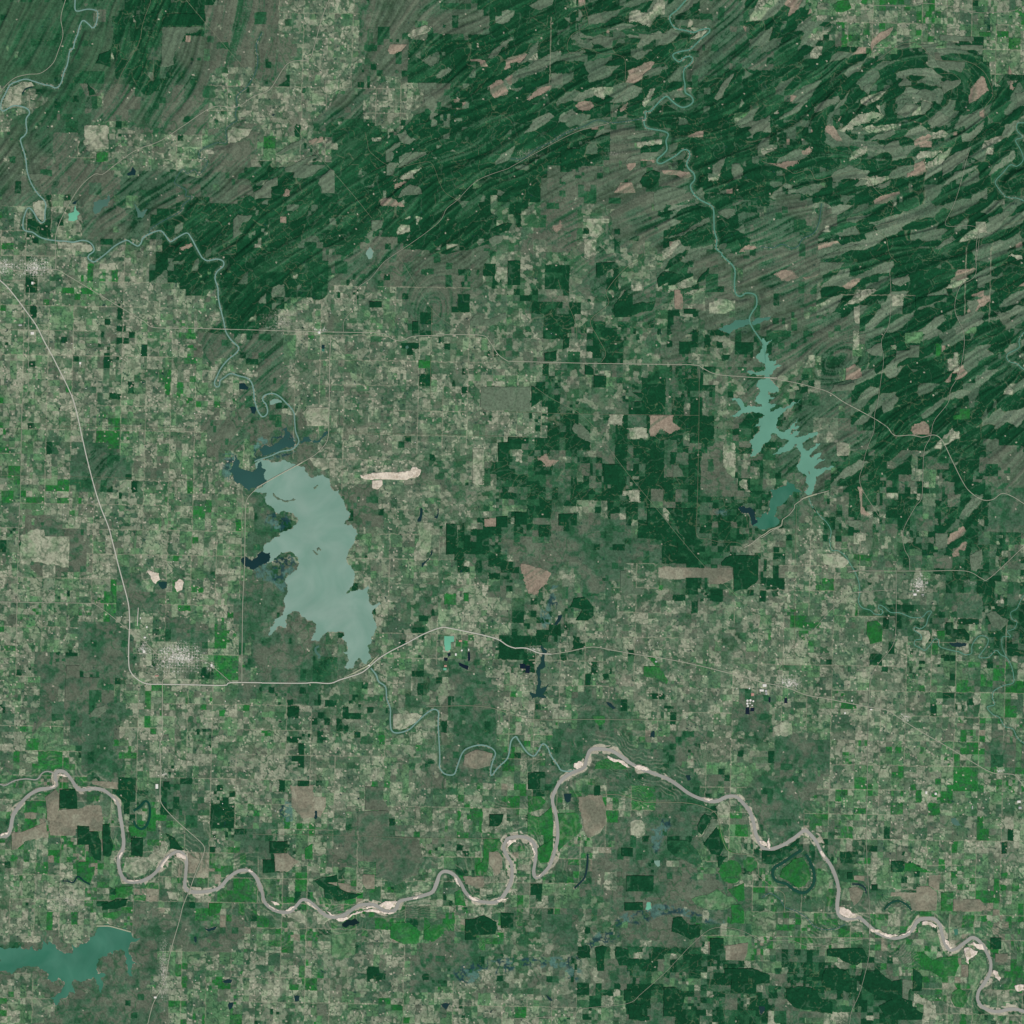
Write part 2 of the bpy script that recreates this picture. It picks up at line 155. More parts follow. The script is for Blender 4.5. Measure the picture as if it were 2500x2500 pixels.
ROADS = [
("highway","pale divided highway curving down the left side and across below the lake",2.5,
"@01 -60 150 0 195 60 250 140 350 210 445 270 530 330 650 390 760 440 860 500 980 545 1090 580 1230 610 1370 650 1540 700 1730 @02 745 0 800 140 835 270 870 410 910 560 945 700 955 800 955 900 950 1000 950 1150 965 1210 1010 1260 1080 1295 1200 1300 1400 1303 1650 1308 1700 1288 1932 1288 @12 60 1290 350 1292 440 1287 560 1293 640 1265 780 1220 840 1180 920 1110 1010 1055 1120 1000 1250 930 1380 882 1450 888 1570 912 1700 940 1800 970 1870 1015 1930 1035 @22 60 1033 140 1035 230 1070 320 1078"),
("road","pale highway leaving the lower right corner",2.4,
"@22 320 1078 450 1058 620 1025 780 1050 920 1075 1050 1095 1180 1115 1400 1160 1580 1205 1740 1245 @32 0 1285 100 1305 200 1330 330 1380 450 1400 600 1430 780 1465 920 1490 1000 1540 1150 1635 1350 1750 1500 1840 @33 1550 0 1700 80 1850 92 1900 140 1932 185 1990 280"),
("road","pale east west road crossing the whole middle",2.1,
"@01 -60 30 0 55 60 100 130 125 240 125 410 115 500 160 700 280 900 400 1060 495 1140 542 1400 547 1660 555 @11 60 562 400 572 660 577 930 583 990 610 1050 638 1100 638 1170 608 1310 602 1450 595 1680 600 1740 650 1800 740 1870 790 @21 0 790 540 805 1000 812 1370 818 1430 840 1530 885 1700 903 @31 0 913 60 915 200 940 330 970 480 1015 600 1090 720 1155 830 1215 920 1275 980 1338 1100 1335 1180 1350 1270 1335 1330 1380 1400 1520 1480 1680 1530 1750 1620 1810 1700 1810 1770 1765 1850 1790 1930 1840 1990 1870"),
("road","road over the causeway at the head of the pale lake",2.0,
"@11 566 600 560 750 556 1000 553 1200 548 1340 520 1410 450 1480 330 1550 200 1620 60 1700 @01 1850 1770 1815 1830 1808 1932 @02 1808 30 1803 400 1790 700 1785 1000 1783 1290"),
("road","straight farm road down the far left side",1.5,"@01 218 250 213 440 210 700 207 1000 165 1090 160 1300 150 1800 @02 145 0 130 450 125 700 118 1100"),
("road","road running south from the left town to the lower edge",2.3,
"@02 1250 1150 1245 1210 1210 1260 1198 1300 1197 1600 1205 1660 1180 1740 1187 1932 @03 1180 240 1200 320 1300 430 1400 520 1500 615 1500 680 1450 800 1400 935 1350 1060 1320 1180 1260 1390 1210 1620 1130 1780 1090 1930 1070 1990"),
("road","road from the left edge into the left town",1.7,"@02 -60 690 0 692 300 697 640 703 700 710 800 780 950 900 1050 970 1120 1040 1210 1115 1320 1130 1500 1130 1580 1180 1700 1285"),
("road","valley road in the top left corner",1.7,"@00 -40 700 0 675 100 580 200 550 300 540 390 470 430 380 465 260 450 130 485 0 490 -20"),
("road","diagonal ridge road from the top left hills",1.8,"@10 565 -20 540 30 490 170 440 360 400 440 250 470 120 655 0 710 @00 1740 790 1570 790 1350 930 1180 1040 1000 1110 850 1215 760 1285 690 1290 560 1420 420 1700 413 1932 @01 410 115"),
("pipeline_strip","straight cleared strip slanting through the dark forest",1.3,"@00 1355 -20 1650 330 1930 650 @10 90 680 400 1060 700 1400 870 1610"),
("pipeline_strip","straight cleared strip slanting past the central pastures",1.2,"@11 1055 0 1300 390 1410 495 1560 590 @21 0 820 280 1040 560 1200 750 1440 900 1640 1140 1932 @22 1250 200 1440 420 1600 570 1800 770 1930 890"),
("forest_road","light forest road near the top left dark wood",1.3,"@00 1110 -20 1110 20 1075 115 1050 200 1020 330 900 540 860 640 805 680 815 740"),
("road","winding road down the right side",1.6,"@30 1700 1720 1600 1720 @31 1575 0 1578 130 1540 190 1460 240 1420 410 1490 610 1455 870 1390 1000 1370 1100 1270 1230 1240 1350 1195 1450 1185 1650 1175 1800 @32 1125 0 1040 170 1050 300 1085 370 1090 460"),
("road","road between the two right hand valleys",1.4,"@31 940 100 950 330 935 520 880 640 895 770 880 900 850 1110 830 1180 825 1300 775 1430 740 1570 725 1700 860 1930"),
("road","road through the upper right town to the right edge",1.7,"@32 640 480 670 465 1000 465 1200 465 1500 465 1620 520 1680 515 1932 280 1990 220"),
("road","road curving south of the right town to the lower right river bridge",1.6,"@32 990 470 990 700 985 900 960 1020 850 1160 800 1280 785 1500 778 1932 @33 770 600 795 1120 795 1290 785 1450 720 1700 660 1840 640 1990"),
("road","diagonal road left of the right town",1.5,"@32 990 600 720 622 650 640 500 760 370 910 240 1020 150 1130 110 1260"),
("road","bottomland road in the lower right",1.4,"@23 980 1710 1160 1550 1340 1360 1480 1240 1600 1220 1740 1250 1860 1320 @33 0 1320 200 1315 340 1355 480 1350 600 1325 780 1300"),
("road","pale road along the bottom edge",1.5,"@23 -20 1895 300 1880 480 1875 550 1820 880 1780 980 1710"),
("levee_road","pale levee road around the circular fields",1.7,"@23 700 240 830 245 1000 295 1290 300 1440 330 1540 390 1570 520 1600 620 1650 670 1800 690 1840 750 1850 840 @33 0 860 90 930 165 980 165 1110"),
("farm_road","straight light farm road across the left middle",1.1,"@01 0 1632 680 1645 1440 1665"),
("farm_road","straight light farm road in the upper left pastures",1.1,"@01 300 1268 590 1272 1340 1282"),
("farm_road","straight pale farm road right of the pale lake head",1.2,"@11 555 1320 1050 1325 1932 1345 @21 110 1350"),
("farm_road","vertical farm road in the central pastures",1.2,"@11 1312 400 1305 700 1300 1100"),
("farm_road","long horizontal farm road above the muddy river",1.2,"@13 -10 533 620 540 1180 560 1800 565"),
("farm_road","long vertical farm road down the right centre",1.2,"@21 1410 850 1408 1200 1402 1560 @22 1394 0 1392 200 1480 230 1560 250 1690 255 1740 290"),
("farm_road","long horizontal farm road by the reservoir",1.1,"@21 0 1165 560 1180 1410 1190"),
("transmission_strip","wide pale cleared strip south of the pale lake",1.8,"@12 1270 1462 1700 1465 @22 160 1555 620 1558 960 1562 1280 1570"),
("dam_road","pale curved road below the deep green arm",2.2,"@31 495 1745 400 1770 330 1790 240 1850 @32 240 0 200 50 150 90 145 130 80 165 0 218 @22 1860 210 1800 260 1740 290"),
("forest_road","winding forest road through the central ridges",1.1,"@10 820 975 835 1040 850 1110 900 1160 970 1210 1060 1235 1200 1205 1290 1195 1330 1240 1370 1350 1410 1420 1500 1475"),
("forest_road","light road climbing through the upper central hills",1.2,"@20 550 0 590 130 580 195 470 260 435 350 470 395 550 360 610 365 690 400 780 400 860 440 865 580 880 650 790 740 770 820 740 910 480 970"),
("road","diagonal valley road on the central ridges",1.6,"@20 740 912 500 975 210 1125 0 1245 @10 1870 1245 1650 1330 1500 1475 1420 1540 1380 1620 1290 1700 1150 1800 1000 1900 @11 940 80 860 180 760 260 750 380 665 490 660 577"),
("forest_road","light ring road around the upper right basin",1.3,"@30 850 450 1000 340 1090 320 1150 325 1290 440 1500 455 1600 500 1660 570 1700 700 1640 800 1680 890"),
("forest_road","inner ring road of the upper right basin",1.1,"@30 1310 545 1400 545 1460 590 1460 600"),
("road","pale road slanting across the upper right corner",1.6,"@30 770 40 1100 45 1200 25 1400 50 1600 95 1850 80 1900 55 1990 40"),
("forest_road","forest road winding below the ring basin",1.2,"@30 0 1190 180 1250 240 1280 350 1255 400 1325 520 1300 700 1260 780 1310 840 1400 960 1500 950 1580 980 1630 820 1680 910 1750 @31 940 0 990 60"),
("road","pale road down the right of the ring basin",1.3,"@30 1540 1080 1500 1200 1450 1400 1400 1540 1350 1640 1380 1670 1540 1665 1600 1720 1578 1932"),
("farm_road","vertical road east of the river confluence town",1.2,"@32 255 0 245 500 240 1130"),
("airport_runway","thin pale airport runway north of the left town",2.0,"@02 1020 735 1013 870"),
("farm_road","diagonal road across the lower left pastures",1.2,"@13 0 1480 120 1420 240 1370"),
("farm_road","light diagonal road left of the pine plantations",1.1,"@21 370 190 400 290 460 410 500 520 505 620"),
("farm_road","pale winding road in the pine blocks",1.5,"@21 960 50 860 110 730 270 740 370 610 490 660 610 720 730 690 795"),
("railway_strip","faint curved railway strip south of the quarry",1.2,"@02 1040 30 990 230 1000 350 1060 440 1160 610 1210 730 1250 900"),
]
# class | label | outline      (d dark pine, f green wood, g grey clearing, k pink clearing, t tan pasture, b bright field, e light field, c ploughed, s sand, w bare rock)
PATCH = """
d|dark pine block with a forest road at the top left|@00 980 130 1010 110 1050 105 1075 115 1055 190 1035 320 1000 330 985 260 1010 170
d|dark pine stand right of the top left forest road|@00 1075 115 1155 80 1160 100 1150 170 1080 240 1045 320 1028 330
d|dark rectangular pine wood under the top edge|@00 1200 115 1290 100 1515 102 1520 150 1495 190 1200 190
g|broad grey clearing left of the diagonal strip near the top|@00 1195 200 1480 195 1455 240 1370 250 1340 310 1290 380 1280 480 1190 490
d|small dark pine wedge in the upper left woods|@00 705 470 730 400 820 365 815 500 770 480
d|dark green kite shaped stand in the brown woods|@00 640 605 690 660 712 700 660 705
t|tan striped meadow inside the upper left river loop|@00 30 740 75 640 160 600 230 605 255 635 160 680 155 770 60 790 15 780
t|tan pasture square with dark creek branches|@00 622 920 802 922 800 1100 700 1100 640 1050 620 1000
b|bright green pasture corner below the branched creek square|@00 712 1120 800 1118 800 1190 710 1195
t|tan pasture in the river bend by the left edge|@00 240 1490 330 1480 335 1560 318 1630 285 1610 250 1540
g|grey clearing west of the diagonal road|@00 210 1280 320 1280 318 1312 245 1335 225 1320
t|tan bottomland strip beside the left river|@00 425 1790 600 1785 660 1800 685 1835 640 1860 540 1840 430 1835
t|tan meadow in the creek bend at the upper middle|@00 1675 960 1720 930 1760 950 1860 950 1830 1000 1740 1050 1680 1050
k|pink clearing near the left river bottom|@00 1355 1810 1410 1790 1420 1810 1360 1850 1320 1855 1325 1825
g|grey hourglass clearing right of the left river|@00 1718 1620 1750 1580 1860 1590 1830 1630 1790 1640 1760 1690 1790 1720 1718 1755
g|grey-green long clearing north of the strip|@10 165 1135 240 1080 380 1018 385 1040 290 1095 200 1140
k|pink slender clearing touching the diagonal strip|@10 400 1040 470 1015 510 1010 522 1030 440 1075 415 1070
g|large grey two-lobed clearing left of the strip|@10 225 1245 330 1190 440 1145 465 1160 400 1200 360 1215 530 1215 470 1255 430 1300 370 1315 290 1310 300 1270 240 1270
g|grey trapezoid clearing cut by the diagonal strip|@10 505 1290 560 1248 594 1262 594 1425 500 1425 495 1380 472 1350
g|grey stepped clearing at the left of the dark ridges|@10 0 1420 90 1340 175 1305 175 1368 128 1378 128 1460 40 1462 5 1475
k|small pink splash in the dark forest|@10 200 1450 240 1390 268 1400 265 1440 225 1452
k|pink chopped clearing in the upper central valley|@10 985 370 1010 325 1125 328 1095 365 1030 400 1000 400
t|tan field on the upper central ridge|@10 1130 265 1200 210 1265 185 1312 200 1300 225 1215 260 1160 290
g|angular grey clearing east of the pink valley cut|@10 1235 450 1300 405 1350 425 1345 460 1305 498 1270 470
g|pale spindle clearing on the dark ridge|@10 1332 555 1380 515 1445 490 1458 515 1390 575 1340 580
k|pink flag clearing near the upper centre|@10 1578 430 1700 435 1740 490 1670 508 1660 462 1600 460
k|broad pinkish clearing with a curved track|@10 1720 630 1830 575 1850 630 1885 670 1870 700 1770 735 1735 690
k|pink vertical clearing above the broad pink one|@10 1845 438 1910 440 1895 480 1905 505 1850 530 1835 510 1850 480
k|pink sliver hugging the creek bend|@10 1850 580 1905 548 1905 620 1885 630 1860 600
g|curving grey clearing under the northern ridges|@10 1725 430 1760 370 1850 300 1915 270 1920 290 1830 350 1800 400 1750 435
g|grey wavy vertical clearing in central hills|@10 1250 720 1300 692 1340 740 1350 790 1325 830 1360 840 1320 870 1350 890 1335 910 1295 880 1300 820 1255 770
g|grey T shaped clearing above the wavy one|@10 1212 610 1345 610 1348 655 1300 658 1298 700 1258 700 1255 655 1212 652
g|grey boot clearing at the forest road bend|@10 1050 990 1085 985 1115 955 1140 1005 1195 1025 1150 1065 1080 1050
g|long grey boomerang clearing|@10 970 1110 1040 1055 1080 1045 1075 1080 1020 1120 1035 1135 1010 1190 970 1200
g|tapered grey clearing left of the round bend road|@10 1060 1235 1130 1160 1190 1118 1265 1120 1280 1140 1200 1180 1120 1215
t|tan-grey clearing above the pink crescent|@10 1020 1340 1120 1270 1240 1225 1240 1250 1180 1290 1190 1320 1100 1330
k|pink crescent clearing at the centre top|@10 1028 1350 1100 1330 1180 1335 1110 1362 1050 1390 1030 1395
g|grey dissected clearing below the pink crescent|@10 1095 1395 1150 1355 1215 1375 1240 1430 1120 1440 1060 1460
k|pink blocky clearing beside dark ridges|@10 918 1462 1000 1455 1050 1465 1115 1525 930 1528
g|square grey clearing under a pink crescent|@10 865 1625 950 1622 940 1680 900 1705 868 1700
t|tan pastures in the top middle valley|@10 520 590 620 588 630 660 570 690 520 670
t|tan pasture square with a creek loop|@10 425 685 512 685 512 772 430 772
d|dark stair stepped pine block on the ridge|@10 1745 1690 1870 1640 1905 1650 1880 1700 1790 1735 1745 1710
g|pale grey star clearing at the ridge end|@10 1730 1760 1780 1735 1840 1745 1820 1790 1760 1820
g|long grey clearing by the top edge|@20 155 40 230 0 340 -10 330 30 240 75
t|tan patch in the far north centre|@20 890 90 960 70 980 90 1060 90 1100 0 1158 0 1155 105 1090 130 1040 205 985 180 890 170
g|grey clearing beside the climbing road|@20 590 120 680 95 705 155 600 185
g|pale hook shaped clearing at the left ridge|@20 45 490 130 420 165 350 225 290 222 385 160 430 70 495
g|grey lens clearing in the northern hills|@20 150 490 200 450 310 445 270 490 200 522 170 515
g|grey square clearing on the northern ridge|@20 315 540 403 538 403 625 315 625
k|long pink lens clearing in the northern centre|@20 125 730 180 680 280 630 335 632 290 680 200 725 130 752
k|pink beetle shaped clearing|@20 485 780 540 738 610 740 650 780 600 820 540 825
t|tan clearing above the pink beetle cut|@20 600 640 775 640 770 690 740 700 700 740 650 720 620 670
k|pink broken clearing near the river fork|@20 810 800 850 770 900 725 890 770 860 825 820 830
t|tan dissected clearing left of the looping river|@20 980 745 1020 700 1040 650 1105 632 1080 680 1050 740 1010 790
g|pink-grey slanting clearing along the ridge|@20 990 560 1080 505 1170 480 1180 510 1100 530 1020 560
g|grey scalloped clearing inside the oval ridge|@20 600 300 660 272 780 275 770 350 720 360 670 330 610 320
g|grey scalloped clearing right of the oval ridge|@20 955 250 1050 255 1170 245 1140 280 1110 290 1040 305 980 290
t|tan triangle inside the sharp river loop|@20 1340 285 1400 240 1470 225 1430 270 1380 290
t|tan shallow patch above the river loop|@20 1345 200 1400 200 1415 220 1370 230 1350 215
g|narrow pale clearing beside the northeast ridges|@20 1520 730 1560 650 1610 580 1665 540 1640 600 1600 660 1580 720 1545 740
g|long grey ridge clearing east of the road crossing|@20 870 1005 960 985 1080 965 1090 985 980 1015 880 1025
t|tan ridge clearing left of the river bend|@20 950 1050 1060 1030 1135 1025 1135 1060 1040 1075 950 1085
g|broad grey curved clearing by the twisted river|@20 865 1190 920 1150 1010 1125 1110 1120 1100 1140 1020 1170 950 1195 880 1210
k|pink tail of the curved river clearing|@20 870 1215 945 1200 940 1225 900 1260 880 1245
k|pink bow shaped clearing above the river elbow|@20 1130 1255 1220 1255 1330 1265 1355 1300 1300 1315 1240 1290 1150 1285
d|dark round pine stand with a forked track|@20 970 1340 1010 1280 1080 1255 1120 1270 1120 1310 1085 1370 1040 1395 990 1375
k|pink fan clearing next to the dark round stand|@20 780 1420 830 1345 910 1345 940 1420 860 1425
g|pink-grey panel right of the pink fan|@20 945 1350 990 1355 985 1385 945 1385
g|wide grey clearing south of the pink bow|@20 1100 1400 1150 1380 1240 1380 1320 1400 1290 1440 1240 1470 1170 1480 1150 1560 1075 1550 1072 1430
g|grey arrow clearing in the dark central wood|@20 390 1320 440 1270 485 1250 490 1290 420 1340 390 1345
d|dark square pine plantation beside the valley|@20 390 1098 530 1095 530 1160 390 1270
k|pink duck shaped clearing|@20 320 1665 370 1650 385 1620 410 1665 365 1715 325 1685
t|pale grey clearing south of the central hills|@20 580 1610 750 1610 750 1650 690 1660 730 1710 660 1755 600 1740 570 1670
t|yellowish patch under the pale grey clearing|@20 560 1760 655 1760 650 1830 680 1860 600 1910 560 1900
g|grey gravel clearing by the river's last bend|@20 1545 1560 1600 1535 1670 1540 1675 1585 1620 1620 1590 1600
d|dark wedge of pine east of the twisted river|@20 1680 1515 1770 1485 1770 1560 1700 1575
g|grey ridge strip near the right centre top|@20 1160 1760 1240 1730 1350 1670 1480 1600 1490 1630 1380 1690 1280 1740
g|grey block east of the river with a notch|@20 1650 1210 1700 1205 1735 1250 1720 1320 1660 1325 1645 1260
g|grey leaf clearing west of the notched block|@20 1505 1220 1560 1180 1610 1155 1590 1210 1550 1290 1505 1280
g|pale curved clearing at the road hairpin|@20 1835 1080 1870 1020 1925 1010 1925 1060 1860 1100 1840 1135
g|long pale ridge clearing right of the road crossing|@20 1690 930 1790 895 1932 850 1932 890 1800 935 1720 945
g|long grey ridge clearing below the pale one|@20 1770 960 1932 895 1932 960 1800 1000
b|bright green pasture under the top right edge|@30 520 40 560 10 640 0 660 60 600 90 550 90
b|bright green field at the right end of the green valley|@30 1600 235 1685 238 1685 272 1605 268
k|pink leaf clearing below the green valley|@30 815 285 870 240 970 195 960 225 905 285 830 335 808 375 800 350
g|grey strip along the top of the ring basin|@30 1310 255 1560 272 1560 305 1310 300
g|ribbed grey panel on the ring basin rim|@30 1455 335 1628 335 1620 398 1470 365
g|grey hourglass clearing on the ring basin road|@30 1150 330 1295 320 1270 385 1275 440 1220 455 1222 390
g|grey curved slab in the ring basin|@30 1285 450 1495 458 1495 490 1470 535 1340 510 1290 480
g|pale dissected clearing inside the ring basin|@30 1310 610 1360 590 1400 600 1460 585 1465 610 1400 660 1345 695 1330 660
g|grey clearing with stone fan at the ring heart|@30 1135 695 1175 660 1240 670 1280 700 1275 745 1240 755 1180 735
g|green-grey tail below the stone fan|@30 1170 740 1240 760 1250 790 1200 840 1175 845
g|pale clearing left of the ring heart|@30 990 835 1060 770 1165 768 1150 800 1060 868 1020 850
k|pink clearing on the right side of the ring|@30 1560 620 1620 550 1650 570 1700 695 1660 680 1590 740 1555 760 1520 780 1520 700
k|small pink spot below the ring's pink clearing|@30 1600 820 1635 805 1638 870 1600 865
g|grey round clearing in the lower ring|@30 1215 895 1300 815 1375 860 1370 900 1290 940 1240 945
g|grey sickle clearing at the lower right ring|@30 1410 945 1460 850 1580 830 1600 860 1520 910 1440 960
g|grey crescent below the sickle clearing|@30 1460 990 1530 980 1600 920 1640 890 1630 940 1540 1040 1475 1045
k|thin pink strip at the far right ridge|@30 1820 480 1840 530 1830 580 1865 650 1855 680 1820 665 1830 600 1815 540
g|grey clearing hugging the right edge top|@30 1865 690 1932 675 1932 780 1880 790
g|pale slanted clearing left of the ring|@30 380 790 440 750 560 705 585 740 500 780 385 832
g|tan boot clearing north of the inner ring|@30 745 640 800 615 800 660 785 700 750 665
g|grey castle clearing inside the upper ring|@30 1003 620 1038 590 1040 545 1065 580 1100 600 1100 630 1010 638
t|grey tongue clearing in the inner ring basin|@30 560 960 620 920 700 840 800 820 870 830 900 850 820 880 700 930 600 975
g|mottled grey clearing below the inner ring|@30 790 1030 850 990 960 955 985 985 900 1030 800 1040
g|grey half-moon clearing with tracks|@30 895 1085 930 1060 1005 1035 1018 1085 960 1125 910 1120
t|tan-grey wing clearing in the right hills|@30 650 1130 720 1090 775 1075 775 1120 700 1165 640 1205
k|pink streaked clearing at the left of the right hills|@30 40 1205 130 1200 280 1185 260 1215 210 1230 180 1250 110 1225
k|brownish pink knob clearing|@30 290 1120 350 1075 370 1110 340 1140 300 1140
k|pink clearing below the half-moon|@30 1115 1210 1200 1170 1205 1240 1215 1260 1120 1300 1068 1310 1070 1275 1120 1255
t|grey plateau clearing above the pink one|@30 1135 1160 1160 1115 1330 1110 1300 1140 1220 1165 1150 1180
g|grey wing clearing east of the pink one|@30 1330 1200 1440 1120 1535 1085 1520 1150 1480 1200 1400 1260 1330 1300
g|long grey clearing south of the streaked pink cut|@30 510 1290 560 1250 640 1215 740 1265 700 1285 520 1340
g|grey leaf in the dark right hills|@30 680 1365 730 1320 780 1330 750 1365 700 1375
g|grey arched clearing near a forest road|@30 815 1385 870 1350 950 1325 945 1360 880 1395
g|grey square clearing with contour tracks|@30 1530 1480 1540 1440 1600 1410 1662 1375 1662 1470 1600 1465
t|tan square clearing near the right road|@30 1568 1625 1658 1625 1658 1715 1600 1718 1570 1680
k|faded pink mottled clearing in the ring gap|@30 1110 1050 1180 1000 1240 970 1250 1010 1190 1060 1120 1085
g|pale round clearing near the right edge|@30 1660 1610 1740 1575 1820 1560 1820 1590 1750 1640 1680 1650
t|pale oval clearing at the right edge|@30 1800 1890 1840 1860 1920 1880 1932 1920 1880 1925
g|grey long clearing along the lower right ridge|@30 395 1910 500 1865 600 1830 720 1795 720 1820 600 1870 480 1905
g|grey diamond clearing in the lower right hills|@30 1270 1830 1330 1780 1400 1735 1430 1765 1380 1800 1300 1840
k|pink layered clearing above the middle right hills|@31 80 150 140 120 210 115 270 175 145 200 135 180
g|grey hat clearing right of the layered pink one|@31 420 65 500 60 610 60 570 110 440 160 420 130
k|pink wedge clearing at the road end|@31 295 170 420 148 400 165 320 190
g|streaked grey square clearing|@31 950 190 1080 150 1090 200 1020 240 960 220
t|green and tan homestead square|@31 955 300 1045 290 1045 380 960 385
t|pale narrow vertical homestead field|@31 675 380 720 380 720 515 690 510 675 470
t|pale vertical strip field below the first|@31 670 565 716 565 716 708 668 705
e|light green homestead block in the dark woods|@31 1045 575 1185 572 1190 620 1170 662 1045 662
b|small vivid green field near the tan house lot|@31 1275 658 1320 658 1320 765 1275 760
t|tan and green twin field beside the right road|@31 1362 768 1410 765 1412 722 1455 722 1452 865 1362 855
t|tiny pale square lot|@31 947 670 992 670 992 708 950 705
g|grey clearing west of the middle right road|@31 765 710 830 670 880 655 885 755 800 740
g|grey step clearing in the dark right woods|@31 990 715 1090 710 1090 672 1160 672 1155 762 1070 765 970 810
k|faded pink ring clearing|@31 615 930 620 840 680 810 730 840 735 910 700 920
g|grey clearing with track beside the highway|@31 495 1020 530 965 650 950 685 955 670 1005 580 1010
k|large pinkish half-disc clearing at the highway bend|@31 1085 1300 1120 1250 1190 1222 1240 1260 1248 1335 1170 1340 1110 1335
b|bright green pasture in a right hand wood clearing|@31 1405 1190 1450 1175 1450 1135 1538 1135 1538 1230 1405 1228
k|narrow pink strip below the highway|@31 697 1705 715 1705 750 1760 745 1850 800 1925 770 1930 725 1920 715 1810
t|tan grove square left of the right road|@31 548 1390 640 1400 638 1495 548 1492
g|grey curved clearing in the right woods|@31 1500 340 1580 330 1600 370 1560 450 1480 500 1450 500 1430 460 1540 430
g|grey upper right clearing by a track|@31 1585 170 1680 150 1740 180 1640 220 1640 250 1585 252
g|grey egg clearing in the right woods|@31 1245 500 1270 460 1330 445 1358 485 1300 510 1260 550
g|grey clearing at the far right ridge|@31 1705 420 1750 425 1830 440 1828 580 1760 510
d|dark pine wood left of the right road|@31 1130 320 1230 310 1350 300 1390 310 1250 370 1130 400
d|dark pine wood between two right roads|@31 1370 1020 1400 880 1440 880 1390 990
t|tan clearing at the central ridge foot|@11 1788 95 1872 95 1865 150 1810 220 1775 200
g|long grey clearing on the central east ridge|@11 1590 490 1650 435 1700 480 1860 435 1860 475 1700 530 1590 530
d|small dark pine rectangle by the swirl|@11 852 350 942 350 942 395 852 395
d|dark pine rectangle inside the swirl|@11 1168 496 1212 496 1212 588 1168 588
b|vivid green field near the central farms|@11 1212 780 1300 780 1300 845 1212 840
g|large flat grey clearing right of the central farms|@11 1672 980 1850 980 1932 980 @21 50 1075 @11 1932 1150 1750 1158 1668 1130
t|tan farm square right of the river mouth|@11 395 1132 555 1130 550 1268 385 1265 350 1170
t|tan pasture block below the right end of the causeway|@11 405 1500 595 1502 592 1580 500 1595 440 1560
w|white sand quarry strip|@11 780 1625 870 1612 1040 1610 1150 1600 1170 1570 1232 1590 1225 1620 1180 1650 1100 1665 900 1660 790 1650
w|white quarry pit below the strip|@11 870 1670 945 1665 948 1700 910 1735 870 1725
t|tall tan pasture in the pine blocks|@11 1612 1435 1696 1435 1696 1700 1610 1690
d|dark pine block left of the tall tan pasture|@11 1800 1390 1890 1385 1888 1530 1800 1530
d|dark pine block with blue pond corner|@21 0 1350 105 1352 100 1440 0 1440
g|dissected grey clearing in the pine blocks|@21 0 980 165 978 168 1160 0 1160
d|dark pine block beside the dissected clearing|@21 172 975 260 985 258 1075 172 1130
d|tall dark pine block north of the highway|@21 410 618 455 615 450 690 405 705
d|dark pine block on the highway's north side|@21 268 730 358 710 358 790 268 790
d|dark pine square south of the highway|@21 565 812 632 850 632 892 565 890
d|dark pine square left of the pasture quarter|@21 632 895 725 898 722 985 632 985
d|dark hooked pine stand|@21 915 1020 1010 1025 1012 1055 970 1060
d|dark flat pine rectangle near the hooked stand|@21 912 1088 1000 1088 998 1135 912 1132
g|grey-green boat shaped clearing|@21 470 1290 495 1245 570 1285 600 1320 618 1395 560 1370 500 1325
k|large pinkish mottled clearing west of the reservoir|@21 1040 1190 1220 1188 1225 1240 1290 1290 1200 1340 1160 1320 1120 1290 1095 1345 1040 1350
k|pink butterfly clearing in the pine blocks|@21 190 1500 285 1470 300 1515 380 1520 320 1570 280 1580
t|cream pasture in the right centre|@21 870 1280 1030 1275 1030 1360 900 1365
t|cream pasture square near the diagonal strip|@21 745 1180 853 1180 850 1270 730 1265
t|cream twin pasture south of the pine blocks|@21 842 1740 975 1738 978 1830 890 1830 885 1782 842 1780
d|dark pine wood cut by the slanting strip|@21 705 1550 840 1550 870 1600 835 1700 705 1700
g|grey trapezoid clearing right of the slanting strip|@21 1215 1555 1250 1555 1300 1640 1215 1650
t|cream irregular pasture left of the reservoir arm|@21 1700 1670 1765 1660 1765 1710 1800 1760 1740 1740 1700 1710
t|tall light pasture near the reservoir|@21 1585 1400 1640 1410 1640 1385 1678 1385 1672 1640 1620 1620 1585 1550
k|pink tinged pasture near the reservoir neck|@21 1225 265 1275 262 1290 350 1280 410 1228 400
t|tan ridge strip left of the river|@21 1298 280 1380 262 1460 250 1450 275 1370 295 1300 310
t|tan homestead plateau at the river bend|@21 1480 360 1675 340 1670 410 1600 440 1480 440
d|dark pine leaf pair in the grey hills|@21 1100 180 1150 130 1250 150 1240 195 1180 210 1110 250
d|dark slanting pine leaf in the grey hills|@21 1392 215 1430 150 1485 98 1480 150 1440 200
d|dark pine cluster of the central east|@21 780 380 860 270 920 300 920 385 850 390 1090 350 1060 420 900 465 785 470
d|dark pine box near the reservoir road|@21 1296 405 1386 405 1386 445 1296 440
d|dark pine block above the reservoir neck|@21 650 65 790 60 790 100 700 160 650 165
d|dark pine square at the upper centre|@21 0 50 92 48 92 230 0 232
d|dark rectangular forest south of the quarry|@12 1415 115 1498 118 1498 340 1415 345
t|long tan ridge pasture right of the pale lake|@12 1195 105 1310 110 1305 280 1270 385 1180 385 1178 320 1215 200
k|pink square clearing right of the tan ridge|@12 1693 73 1783 73 1783 140 1693 142
d|dark pine rectangle beside the pink square|@12 1785 65 1870 60 1870 145 1785 142
b|bright green pasture right of the pale lake|@12 1403 625 1490 630 1490 715 1400 712
b|bright green lane field|@12 1545 625 1583 625 1583 690 1545 685
t|tan pasture inside the first river bend|@12 1025 1520 1200 1510 1240 1530 1160 1600 1080 1640 1025 1630
c|grey meadow inside the lower river loop|@12 1555 1820 1640 1780 1760 1810 1740 1900 1640 1925 1540 1900
w|white quarry in the left pastures|@02 1080 465 1105 460 1125 470 1170 480 1182 528 1150 562 1125 540 1110 500
w|smaller white quarry right of the first|@02 1290 545 1325 520 1355 550 1345 600 1305 620 1285 580
